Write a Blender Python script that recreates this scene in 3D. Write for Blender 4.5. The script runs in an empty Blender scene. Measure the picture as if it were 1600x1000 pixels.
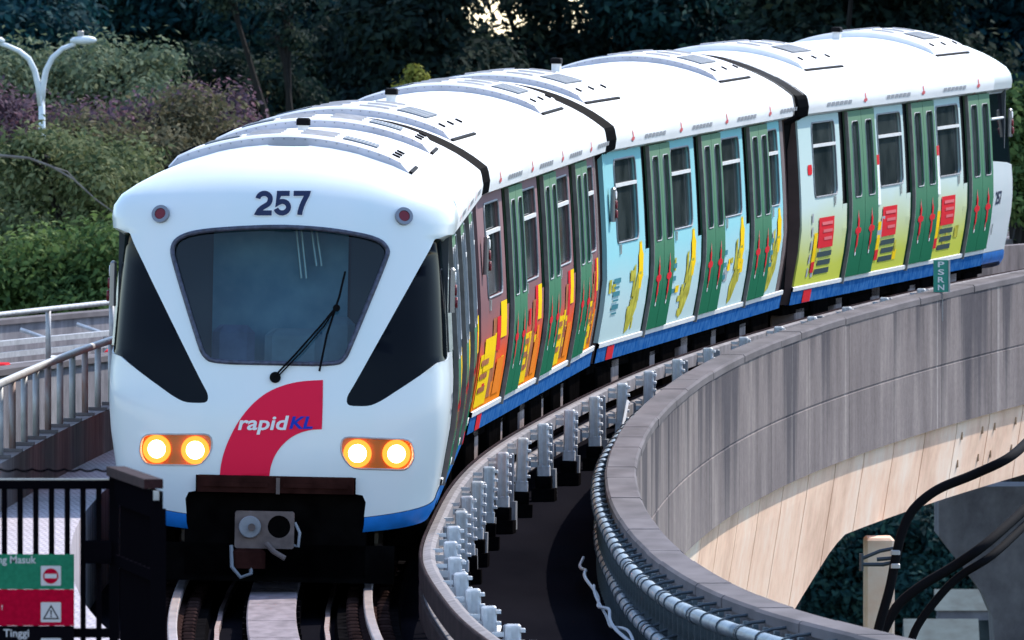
import bpy, math, random
import numpy as np
from mathutils import Vector, Matrix, Euler
from mathutils.geometry import delaunay_2d_cdt
random.seed(7); rng = np.random.default_rng(7)
scene = bpy.context.scene
C = scene.collection
R = math.radians

# ------------------------------------------------------------------ camera, sky, sun, exposure
FPX = 21840.0                      # focal length in pixels of the 1600 px wide photograph
HC = 4.11                          # camera height above the rail head at the front of the train
PITCH = math.atan(390.0 / FPX)
cam_d = bpy.data.cameras.new("camera"); cam = bpy.data.objects.new("camera", cam_d); C.objects.link(cam)
cam.location = (0, 0, HC); cam.rotation_euler = (math.pi / 2 - PITCH, 0, 0)
cam_d.sensor_width = 36.0; cam_d.lens = FPX / 1600 * 36.0
cam_d.clip_start = 1.0; cam_d.clip_end = 6000.0
cam_d.dof.use_dof = True; cam_d.dof.focus_distance = 126.0; cam_d.dof.aperture_fstop = 18.0
scene.camera = cam
SUN = Vector((0.44, 0.50, 0.76)).normalized()
world = bpy.data.worlds.new("World"); scene.world = world; world.use_nodes = True
wn = world.node_tree.nodes; wl = world.node_tree.links
bg = wn["Background"]; sky = wn.new("ShaderNodeTexSky"); sky.sky_type = 'NISHITA'; sky.sun_disc = False
sky.sun_elevation = math.asin(SUN.z); sky.sun_rotation = math.atan2(SUN.x, SUN.y)
sky.air_density = 1.0; sky.dust_density = 0.4; sky.ozone_density = 1.6
wl.new(sky.outputs[0], bg.inputs[0]); bg.inputs[1].default_value = 0.15
sun_d = bpy.data.lights.new("sun", 'SUN'); sun_d.energy = 2.4; sun_d.angle = R(0.6); sun_d.color = (1.0, 0.93, 0.84)
sun = bpy.data.objects.new("sun", sun_d); C.objects.link(sun)
sun.rotation_euler = SUN.to_track_quat('Z', 'Y').to_euler(); sun.location = (40, 60, 80)
scene.view_settings.view_transform = 'Standard'; scene.view_settings.look = 'None'
scene.view_settings.gamma = 1.0; scene.view_settings.use_curve_mapping = False
scene.view_settings.exposure = 1.22
scene.render.engine = 'CYCLES'

# ------------------------------------------------------------------ geometry of the place
def g_int(Y):
    u = Y - 100.0
    if u <= 0: return 0.0
    if u < 35: return 0.0185 * u * u / 70
    return 0.0185 * 17.5 + 0.0185 * (u - 35)
def zt(Y): return g_int(Y) - g_int(112.0)       # rail level: level near the camera, climbing away
class Path:
    def __init__(s, pts):
        s.y = np.array([p[0] for p in pts], float); s.x = np.array([p[1] for p in pts], float)
        n = len(pts); h = np.diff(s.y); A = np.zeros((n, n)); b = np.zeros(n); A[0, 0] = A[-1, -1] = 1
        for i in range(1, n - 1):
            A[i, i-1] = h[i-1]; A[i, i] = 2 * (h[i-1] + h[i]); A[i, i+1] = h[i]
            b[i] = 6 * ((s.x[i+1]-s.x[i])/h[i] - (s.x[i]-s.x[i-1])/h[i-1])
        s.m = np.linalg.solve(A, b)
    def X(s, Y):
        i = int(np.clip(np.searchsorted(s.y, Y) - 1, 0, len(s.y) - 2)); h = s.y[i+1]-s.y[i]
        a = (s.y[i+1]-Y)/h; b = (Y-s.y[i])/h
        if a > 1 or b > 1:
            e = 0.01; j = s.y[0] if a > 1 else s.y[-1]
            sl = (s.X(j + e) - s.X(j)) / e if a > 1 else (s.X(j) - s.X(j - e)) / e
            return (s.x[0] if a > 1 else s.x[-1]) + sl * (Y - j)
        return a*s.x[i]+b*s.x[i+1]+((a**3-a)*s.m[i]+(b**3-b)*s.m[i+1])*h*h/6
    def d(s, Y): return (s.X(Y+.05)-s.X(Y-.05))/.1
    zf = staticmethod(zt)
    def P(s, Y, off=0.0, dz=0.0):
        k = s.d(Y); l = math.hypot(1, k)
        return Vector((s.X(Y)+off/l, Y-off*k/l, s.zf(Y)+dz))
def at(px, py, Y):                                # a point of the place, from where it is seen and how far it is
    dx = (px-800)/FPX; up = (500-py)/FPX
    d = Vector((dx, math.cos(PITCH)+up*math.sin(PITCH), -math.sin(PITCH)+up*math.cos(PITCH)))
    return Vector((0, 0, HC)) + d*(Y/d.y)
track = Path([(70,.55),(76,.0),(88.6,-1.10),(97,-1.55),(106.8,-1.84),(112,-1.90),(118,-1.89),(129,-1.66),(146,-.35),(162.5,1.93),(179.1,5.06),(195,8.9),(225,18.5)])
para = Path([(78,4.6),(86,2.85),(90,2.2),(92.3,1.9),(100,1.32),(109,1.03),(121,.94),(139.5,1.6),(155,3.05),(175,6.35),(195,10.9),(215,16.6)])
power = Path([(76,.95),(82,.42),(88.6,.02),(93.9,-.28),(99.8,-.50),(106.5,-.66),(114,-.62),(121,-.50),(130,-.12),(139,.58),(149.5,1.62),(158,2.75),(175,5.55),(190,8.9)])
wallp = Path([(80,-4.5),(100,-4.3),(111,-4.07),(118,-3.95),(129,-3.66),(140,-3.1),(155,-1.6),(170,.6)])
def zwalk(Y): return .12*zt(Y)               # the walkway stays nearly level
wallp.zf = zwalk

# ------------------------------------------------------------------ materials
def nmat(name):
    m = bpy.data.materials.new(name); m.use_nodes = True
    return m, m.node_tree.nodes, m.node_tree.links, m.node_tree.nodes["Principled BSDF"]
def mat(name, col, rough=.6, metal=0.0, var=.0, scale=6.0, bump=0.0, bscale=40.0, coat=0.0, stretch=None, col2=None, detail=6.0, spec=None):
    m, n, l, p = nmat(name)
    p.inputs["Roughness"].default_value = rough; p.inputs["Metallic"].default_value = metal
    p.inputs["Base Color"].default_value = (*col, 1)
    if spec is None and name.startswith('print_'): spec = 0.0
    if spec is not None: p.inputs["Specular IOR Level"].default_value = spec
    if spec == 0.0: p.inputs["IOR"].default_value = 1.05
    if coat: p.inputs["Coat Weight"].default_value = coat; p.inputs["Coat Roughness"].default_value = .08
    tc = n.new("ShaderNodeTexCoord"); mp = n.new("ShaderNodeMapping"); l.new(tc.outputs["Object"], mp.inputs[0])
    if stretch: mp.inputs["Scale"].default_value = stretch
    if var or col2:
        t = n.new("ShaderNodeTexNoise"); t.inputs["Scale"].default_value = scale; t.inputs["Detail"].default_value = detail
        l.new(mp.outputs[0], t.inputs["Vector"])
        r = n.new("ShaderNodeValToRGB"); r.color_ramp.elements[0].position = .32; r.color_ramp.elements[1].position = .68
        c2 = col2 if col2 else tuple(min(1, c*(1+var)) for c in col)
        c1 = col if col2 else tuple(c*(1-var) for c in col)
        r.color_ramp.elements[0].color = (*c1, 1); r.color_ramp.elements[1].color = (*c2, 1)
        l.new(t.outputs[0], r.inputs[0]); l.new(r.outputs[0], p.inputs["Base Color"])
    if bump:
        b = n.new("ShaderNodeTexNoise"); b.inputs["Scale"].default_value = bscale; b.inputs["Detail"].default_value = 5
        l.new(tc.outputs["Object"], b.inputs["Vector"]); bn = n.new("ShaderNodeBump"); bn.inputs["Strength"].default_value = bump
        bn.inputs["Distance"].default_value = .02
        l.new(b.outputs[0], bn.inputs["Height"]); l.new(bn.outputs[0], p.inputs["Normal"])
    return m
def emit(name, col, s):
    m, n, l, p = nmat(name); p.inputs["Base Color"].default_value = (*col, 1)
    p.inputs["Emission Color"].default_value = (*col, 1); p.inputs["Emission Strength"].default_value = s
    return m
def zgrad(name, stops, rough=.9, axis=2, lo=.6, hi=2.8, noise=.0, nscale=3.0, coat=.0):
    """a printed wrap: colours graded over the height of the car side"""
    m, n, l, p = nmat(name); p.inputs["Roughness"].default_value = rough; p.inputs["Coat Weight"].default_value = coat; p.inputs["Specular IOR Level"].default_value = .0
    p.inputs["IOR"].default_value = 1.05
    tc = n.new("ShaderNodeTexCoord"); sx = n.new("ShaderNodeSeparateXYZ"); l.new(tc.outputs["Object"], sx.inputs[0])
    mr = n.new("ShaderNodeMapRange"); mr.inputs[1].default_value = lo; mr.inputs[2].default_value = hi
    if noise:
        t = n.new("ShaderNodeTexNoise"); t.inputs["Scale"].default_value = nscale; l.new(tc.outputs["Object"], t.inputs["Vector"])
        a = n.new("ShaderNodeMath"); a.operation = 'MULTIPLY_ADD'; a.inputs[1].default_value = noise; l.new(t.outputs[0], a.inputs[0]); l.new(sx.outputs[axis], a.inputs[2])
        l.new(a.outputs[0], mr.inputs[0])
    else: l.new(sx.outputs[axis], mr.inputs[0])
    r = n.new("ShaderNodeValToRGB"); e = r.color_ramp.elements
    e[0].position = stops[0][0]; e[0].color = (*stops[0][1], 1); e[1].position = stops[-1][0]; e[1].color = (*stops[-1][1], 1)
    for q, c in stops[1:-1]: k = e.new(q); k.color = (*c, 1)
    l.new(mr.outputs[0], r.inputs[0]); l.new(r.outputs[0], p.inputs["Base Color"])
    return m
def srgb(r, g, b):
    f = lambda v: (v/255/12.92) if v/255 <= .04045 else ((v/255+.055)/1.055)**2.4
    return (f(r), f(g), f(b))
def streaked(name, base, dark, light, su=.9, sz=.05, amt=1.0, rough=.85, rust=None):
    """concrete with vertical rain streaks: noise stretched along Z"""
    m, n, l, p = nmat(name); p.inputs["Roughness"].default_value = rough
    tc = n.new("ShaderNodeTexCoord"); mp = n.new("ShaderNodeMapping"); mp.inputs["Scale"].default_value = (su, su, sz)
    l.new(tc.outputs["Object"], mp.inputs[0])
    t = n.new("ShaderNodeTexNoise"); t.inputs["Scale"].default_value = 1.6; t.inputs["Detail"].default_value = 8; t.inputs["Roughness"].default_value = .7
    l.new(mp.outputs[0], t.inputs["Vector"])
    r = n.new("ShaderNodeValToRGB"); e = r.color_ramp.elements; e[0].position = .36; e[0].color = (*dark, 1); e[1].position = .66; e[1].color = (*light, 1)
    k = e.new(.5); k.color = (*base, 1); l.new(t.outputs[0], r.inputs[0])
    t2 = n.new("ShaderNodeTexNoise"); t2.inputs["Scale"].default_value = 5; t2.inputs["Detail"].default_value = 7; l.new(tc.outputs["Object"], t2.inputs["Vector"])
    mx = n.new("ShaderNodeMixRGB"); mx.blend_type = 'OVERLAY'; mx.inputs[0].default_value = .45 * amt
    l.new(r.outputs[0], mx.inputs[1]); l.new(t2.outputs[0], mx.inputs[2]); out = mx.outputs[0]
    if rust:
        t3 = n.new("ShaderNodeTexNoise"); t3.inputs["Scale"].default_value = .8; t3.inputs["Detail"].default_value = 4; l.new(mp.outputs[0], t3.inputs["Vector"])
        r3 = n.new("ShaderNodeValToRGB"); r3.color_ramp.elements[0].position = .5; r3.color_ramp.elements[1].position = .75; l.new(t3.outputs[0], r3.inputs[0])
        m3 = n.new("ShaderNodeMixRGB"); l.new(r3.outputs[0], m3.inputs[0]); l.new(out, m3.inputs[1]); m3.inputs[2].default_value = (*rust, 1); out = m3.outputs[0]
    l.new(out, p.inputs["Base Color"])
    bn = n.new("ShaderNodeBump"); bn.inputs["Strength"].default_value = .35; bn.inputs["Distance"].default_value = .02
    l.new(t2.outputs[0], bn.inputs["Height"]); l.new(bn.outputs[0], p.inputs["Normal"])
    return m
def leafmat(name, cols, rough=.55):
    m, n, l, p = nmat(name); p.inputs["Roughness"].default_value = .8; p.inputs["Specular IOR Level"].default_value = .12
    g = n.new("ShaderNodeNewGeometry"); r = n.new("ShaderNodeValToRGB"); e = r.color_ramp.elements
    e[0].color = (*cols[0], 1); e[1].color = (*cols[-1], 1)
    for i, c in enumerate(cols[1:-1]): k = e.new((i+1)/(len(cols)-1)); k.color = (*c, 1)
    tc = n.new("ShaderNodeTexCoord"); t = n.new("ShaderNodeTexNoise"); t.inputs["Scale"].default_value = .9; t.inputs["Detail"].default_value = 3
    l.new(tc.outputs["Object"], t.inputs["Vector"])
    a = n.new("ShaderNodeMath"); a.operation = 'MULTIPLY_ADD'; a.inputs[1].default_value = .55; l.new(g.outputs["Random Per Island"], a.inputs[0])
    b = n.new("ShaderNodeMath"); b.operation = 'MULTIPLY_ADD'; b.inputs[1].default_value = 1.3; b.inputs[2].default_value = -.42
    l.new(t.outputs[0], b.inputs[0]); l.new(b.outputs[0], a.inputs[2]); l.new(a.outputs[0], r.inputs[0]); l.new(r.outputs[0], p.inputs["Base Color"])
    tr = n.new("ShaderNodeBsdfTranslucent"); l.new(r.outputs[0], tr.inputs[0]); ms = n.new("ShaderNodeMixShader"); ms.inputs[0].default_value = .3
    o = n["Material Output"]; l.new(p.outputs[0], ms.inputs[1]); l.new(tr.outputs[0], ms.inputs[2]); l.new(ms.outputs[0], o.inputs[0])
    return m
M = {}
M['white'] = mat('train_white_shade_tint', (.72,.79,.80), .34, col2=(.78,.81,.82), scale=.9, coat=.35, stretch=(2.2,2.2,.5), detail=9)  # cool cyan of the shaded front tinted into the white
M['roofwhite'] = mat('roof_white', (.80,.80,.80), .5, var=.07, scale=2.5, stretch=(1,.3,1))
M['shade_face'] = mat('ac_shade_grey', (.46,.45,.50), .7, var=.12, scale=6)  # grey of the shaded front face, put into its colour
M['grille'] = mat('ac_grille', (.09,.12,.15), .7)
M['acwhite'] = mat('ac_white', (.74,.74,.76), .5, var=.06, scale=5)
M['black'] = mat('black_rubber', (.003,.003,.004), .8, spec=.1)
M['blackglass'] = mat('black_glass', (.003,.004,.007), .06, spec=.4)
M['pane'] = mat('tinted_pane', (.006,.010,.012), .08, spec=.15, col2=(.045,.055,.055), scale=1.7, detail=9)
M['pane'].node_tree.nodes['Principled BSDF'].inputs['IOR'].default_value = 1.12
M['blackglass'].node_tree.nodes['Principled BSDF'].inputs['IOR'].default_value = 1.2
M['blue'] = mat('skirt_blue', (.010,.17,.55), .4, var=.2, scale=5)
M['bluescuff'] = mat('skirt_blue_scuffed', (.006,.075,.27), .8, col2=(.05,.16,.38), scale=9, detail=9, spec=0.0)
M['red'] = mat('signal_red', (.55,.02,.03), .4)
M['logored'] = mat('logo_red', (.84,.012,.06), .6, spec=.15)
M['lampred'] = mat('lamp_red', (.16,.004,.012), .4)
M['lampring'] = mat('lamp_ring', (.25,.25,.27), .3, metal=.6)
M['bezel'] = mat('headlamp_glow_bezel', (.46,.13,.016), .25, coat=.5)  # warm glow of the lamps put into the orange colour
M['headlamp'] = emit('headlamp_lens', (1.0,.78,.42), 7.0)
M['glowring'] = emit('headlamp_glow_ring', (1.0,.27,.02), .75)  # emission imitates the orange glow round the lenses
M['numblue'] = mat('number_navy', (.008,.015,.06), .4)
M['navyrim'] = mat('windscreen_rubber', (.05,.055,.09), .45, var=.5, scale=30)
M['print_white'] = mat('print_white', (.8,.8,.8), .5)
M['print_blue'] = mat('print_blue', (.02,.05,.42), .4)
M['print_black'] = mat('print_black', (.03,.03,.035), .6)
M['print_dark'] = mat('print_dark', (.06,.085,.09), .6)
M['print_teal'] = mat('print_teal', (.07,.22,.26), .6)
M['print_red'] = mat('print_red', (.62,.035,.045), .5)
M['print_pinkred'] = mat('print_pink_red', (.65,.16,.17), .5)
M['print_yellow'] = mat('print_yellow', (.85,.55,.02), .5)
M['print_orange'] = mat('print_orange', (.80,.22,.03), .5)
M['print_olive'] = mat('print_olive', (.42,.38,.06), .5, var=.35, scale=8)
M['print_brown'] = mat('print_brown', (.36,.14,.07), .5, var=.3, scale=8)
M['print_grey'] = mat('print_grey', (.35,.36,.38), .6)
M['brown'] = mat('end_brown', (.085,.048,.045), .6, var=.25, scale=4)
M['coupbrown'] = mat('coupler_brown', (.030,.011,.009), .9, spec=0.0, var=.4, scale=6)
M['silver'] = mat('brushed_silver', (.55,.55,.53), .35, metal=.7, var=.15, scale=10)
M['post'] = mat('door_post_grey', (.20,.19,.18), .7, spec=.1, var=.2, scale=8)
M['sill'] = mat('door_sill', (.70,.70,.69), .5, var=.06, scale=8)
M['under'] = mat('underframe', (.004,.0035,.0035), .9, spec=0.0, var=.4, scale=5)
M['equip'] = mat('equipment_box', (.24,.18,.165), .7, var=.4, scale=5)
M['steel'] = mat('wheel_steel', (.20,.18,.17), .35, metal=.8)
M['castgrey'] = mat('cast_grey', (.15,.115,.105), .8, spec=.1, var=.25, scale=9)
M['panel2'] = zgrad('wrap_orange', [(0,(.85,.42,.01)),(.18,(.80,.20,.02)),(.36,(.72,.10,.04)),(.46,(.34,.12,.11)),(.58,(.22,.12,.125)),(1,(.27,.18,.19))], noise=.25, nscale=1.5)
M['panel3'] = zgrad('wrap_cyan', [(0,(.46,.56,.54)),(.3,(.46,.60,.60)),(.55,(.28,.56,.60)),(1,(.25,.52,.55))], noise=.2, nscale=1.2)
M['panel4'] = zgrad('wrap_lime', [(0,(.50,.52,.05)),(.24,(.52,.54,.09)),(.40,(.50,.55,.30)),(.58,(.50,.60,.57)),(1,(.45,.58,.57))], noise=.2, nscale=1.0)
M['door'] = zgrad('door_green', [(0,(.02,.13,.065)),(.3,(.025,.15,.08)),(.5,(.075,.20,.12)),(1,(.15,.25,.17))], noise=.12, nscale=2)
M['walkway'] = None
def parapetmat():
    m, n, l, p = nmat('parapet_concrete'); p.inputs["Roughness"].default_value = .95; p.inputs["Specular IOR Level"].default_value = .1
    tc = n.new("ShaderNodeTexCoord"); at_ = n.new("ShaderNodeAttribute"); at_.attribute_name = 'hgt'
    def noise(sc, scale, det=6, rg=.6):
        mp = n.new("ShaderNodeMapping"); mp.inputs["Scale"].default_value = sc; l.new(tc.outputs["Object"], mp.inputs[0])
        t = n.new("ShaderNodeTexNoise"); t.inputs["Scale"].default_value = scale; t.inputs["Detail"].default_value = det; t.inputs["Roughness"].default_value = rg; l.new(mp.outputs[0], t.inputs["Vector"]); return t.outputs[0]
    def math_(op, a, b=None, c=None):
        k = n.new("ShaderNodeMath"); k.operation = op
        for i, v in enumerate((a, b, c)):
            if v is None: continue
            if isinstance(v, (int, float)): k.inputs[i].default_value = v
            else: l.new(v, k.inputs[i])
        return k.outputs[0]
    def ramp(f, stops):
        r = n.new("ShaderNodeValToRGB"); e = r.color_ramp.elements; e[0].position = stops[0][0]; e[0].color = (*stops[0][1], 1); e[1].position = stops[-1][0]; e[1].color = (*stops[-1][1], 1)
        for q, c in stops[1:-1]: k = e.new(q); k.color = (*c, 1)
        l.new(f, r.inputs[0]); return r.outputs[0]
    base = ramp(noise((.5,.5,.12), 1.6, 9, .7), [(.3,(.12,.10,.10)),(.5,(.20,.168,.163)),(.7,(.32,.275,.255))])
    d = math_('MULTIPLY_ADD', at_.outputs["Fac"], -.62, .30)              # 0 at the coping, growing downwards
    st = math_('SUBTRACT', noise((.48,.48,.025), 1.0, 5, .60), math_('MULTIPLY', d, .13))
    f = ramp(st, [(.44,(0,0,0)),(.54,(1,1,1))])
    mx = n.new("ShaderNodeMixRGB"); l.new(math_('MULTIPLY', f, .85), mx.inputs[0]); l.new(base, mx.inputs[1]); mx.inputs[2].default_value = (.055,.05,.06,1)
    wr = ramp(noise((1.6,1.6,.02), 1.3, 3, .5), [(.66,(0,0,0)),(.70,(1,1,1))])
    m2 = n.new("ShaderNodeMixRGB"); l.new(math_('MULTIPLY', wr, .5), m2.inputs[0]); l.new(mx.outputs[0], m2.inputs[1]); m2.inputs[2].default_value = (.46,.42,.40,1)
    fine = noise((1,1,1), 14, 8, .7); m3 = n.new("ShaderNodeMixRGB"); m3.blend_type = 'OVERLAY'; m3.inputs[0].default_value = .45; l.new(m2.outputs[0], m3.inputs[1]); l.new(fine, m3.inputs[2]); l.new(m3.outputs[0], p.inputs["Base Color"])
    bn = n.new("ShaderNodeBump"); bn.inputs["Strength"].default_value = .4; bn.inputs["Distance"].default_value = .02; l.new(fine, bn.inputs["Height"]); l.new(bn.outputs[0], p.inputs["Normal"])
    return m
M['parapet'] = parapetmat()
M['cap'] = mat('cap_concrete', (.150,.134,.137), .9, spec=.05, var=.22, scale=2.0, bump=.15, bscale=9, stretch=(1.5,.35,1))
M['girder'] = streaked('girder_concrete', (.84,.56,.40), (.66,.41,.28), (.88,.70,.56), su=.30, sz=.30, amt=.35, rough=.95)
M['tie'] = mat('tie_hole_stain', (.46,.30,.19), .9)
M['wall'] = streaked('wall_concrete', (.15,.115,.11), (.055,.038,.038), (.26,.22,.21), su=.55, sz=.10, rust=(.11,.055,.045))
M['wall2'] = streaked('far_wall_concrete', (.19,.175,.19), (.09,.085,.10), (.30,.29,.30), su=.5, sz=.1)
M['deck'] = mat('deck_dark', (.0055,.0055,.0078), .95, col2=(.011,.0105,.014), scale=.8, spec=0.0, bump=.15, bscale=4, detail=4, stretch=(1,.12,1))
M['railtop'] = mat('rail_steel', (.30,.25,.24), .5, metal=.6, var=.25, scale=8, stretch=(1,.2,1))
M['railweb'] = mat('rail_rust', (.035,.02,.018), .9, spec=0.0, var=.4, scale=8)
M['lim'] = mat('reaction_rail_plate', (.24,.20,.21), .8, spec=.08, var=.22, scale=5, stretch=(2,.4,1))
M['bracket'] = mat('bracket_grey', (.62,.62,.62), .55, var=.16, scale=14)
M['bracket2'] = mat('bracket_dark_grey', (.22,.23,.25), .6, var=.2, scale=10)
M['block'] = mat('plinth_black', (.006,.0055,.006), .95, spec=0.0, var=.5, scale=7, bump=.3, bscale=20)
M['prail'] = mat('power_rail_beam', (.27,.25,.25), .8, spec=0.0, var=.2, scale=5)
M['prailcover'] = mat('power_rail_cover', (.028,.016,.017), .85, spec=.03, var=.4, scale=6, stretch=(1,.3,1))
M['pipe'] = mat('pipe_grey', (.20,.235,.26), .42, metal=.35, var=.3, scale=5)
M['clamp'] = mat('clamp_dark', (.055,.07,.085), .5, metal=.3)
M['bars'] = mat('bar_teal_grey', (.07,.095,.11), .55, var=.4, scale=8)
M['galv'] = mat('galvanised', (.42,.41,.41), .5, metal=.25, var=.2, scale=8)
M['galvrust'] = mat('galvanised_rusting', (.36,.33,.33), .6, metal=.15, col2=(.26,.12,.09), scale=4, stretch=(4,4,1))
M['cable'] = mat('cable_black', (.006,.006,.008), .85, spec=.08)
M['cablewhite'] = mat('cable_white', (.55,.55,.55), .6)
M['fence'] = mat('fence_black', (.0035,.003,.0045), .9, spec=0.0)
M['fencecap'] = mat('fence_cap', (.030,.012,.013), .8, spec=.1, var=.4, scale=20)
M['signgreen'] = mat('sign_green', (.025,.20,.11), .8, spec=0.0, var=.12, scale=40)
M['signred'] = mat('sign_red', (.48,.004,.03), .8, spec=0.0, var=.12, scale=40)
M['signblack'] = mat('sign_black', (.006,.005,.007), .9, spec=0.0)
M['signwhite'] = mat('sign_white', (.62,.58,.58), .6)
M['psrn'] = mat('sign_teal', (.005,.26,.19), .45)
M['lampwhite'] = mat('lamp_white', (.72,.76,.78), .4, var=.06, scale=6)
M['bark'] = mat('bark', (.012,.010,.009), .9, var=.4, scale=4, bump=.6, bscale=14, stretch=(1,1,.25))
M['barkpale'] = mat('bark_pale', (.20,.17,.15), .9, var=.3, scale=5)
M['asphalt'] = mat('asphalt', (.03,.03,.034), .95, spec=0.0, var=.25, scale=.6, bump=.3, bscale=6)
M['grass'] = mat('grass_ground', (.035,.05,.02), .95, spec=0.0, var=.4, scale=.15)
M['shedroof'] = mat('shed_roof', (.06,.085,.085), .8, var=.3, scale=3)
M['pier'] = streaked('pier_concrete', (.13,.125,.14), (.085,.08,.095), (.17,.165,.18), su=.5, sz=.3)
M['interior'] = mat('cab_interior', (.05,.06,.07), .7)
M['litpanel'] = mat('lit_cab_panel', (.36,.52,.60), .6, col2=(.14,.30,.40), scale=3.5, detail=10)  # pale tone standing for the lit compartment behind the windscreen
M['seat'] = mat('seat_grey', (.38,.46,.52), .8, var=.15, scale=6)
M['seatviolet'] = mat('seat_violet', (.26,.27,.42), .8, var=.2, scale=6)
# windscreen: tinted see-through glass with a clear-coat reflection
def glassmat():
    m, n, l, p = nmat('windscreen_glass'); o = n["Material Output"]
    tr = n.new("ShaderNodeBsdfTransparent"); tr.inputs[0].default_value = (.42,.58,.65,1)
    gl = n.new("ShaderNodeBsdfGlossy"); gl.inputs["Roughness"].default_value = .04
    fr = n.new("ShaderNodeFresnel"); fr.inputs[0].default_value = 1.5
    ms = n.new("ShaderNodeMixShader"); l.new(fr.outputs[0], ms.inputs[0]); l.new(tr.outputs[0], ms.inputs[1]); l.new(gl.outputs[0], ms.inputs[2]); l.new(ms.outputs[0], o.inputs[0])
    return m
M['glass'] = glassmat()
def pavermat():
    m, n, l, p = nmat('walkway_pavers'); p.inputs["Roughness"].default_value = .8
    tc = n.new("ShaderNodeTexCoord"); b = n.new("ShaderNodeTexBrick"); b.inputs["Scale"].default_value = 1.0
    b.inputs["Brick Width"].default_value = .05; b.inputs["Row Height"].default_value = .34; b.inputs["Mortar Size"].default_value = .010
    b.inputs["Color1"].default_value = (.44,.39,.42,1); b.inputs["Color2"].default_value = (.38,.335,.37,1); b.inputs["Mortar"].default_value = (.29,.25,.27,1)
    l.new(tc.outputs["Object"], b.inputs["Vector"])
    t = n.new("ShaderNodeTexNoise"); t.inputs["Scale"].default_value = 3; t.inputs["Detail"].default_value = 8; l.new(tc.outputs["Object"], t.inputs["Vector"])
    mx = n.new("ShaderNodeMixRGB"); mx.blend_type = 'OVERLAY'; mx.inputs[0].default_value = .4; l.new(b.outputs[0], mx.inputs[1]); l.new(t.outputs[0], mx.inputs[2])
    l.new(mx.outputs[0], p.inputs["Base Color"]); return m
M['walkway'] = pavermat()

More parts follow.
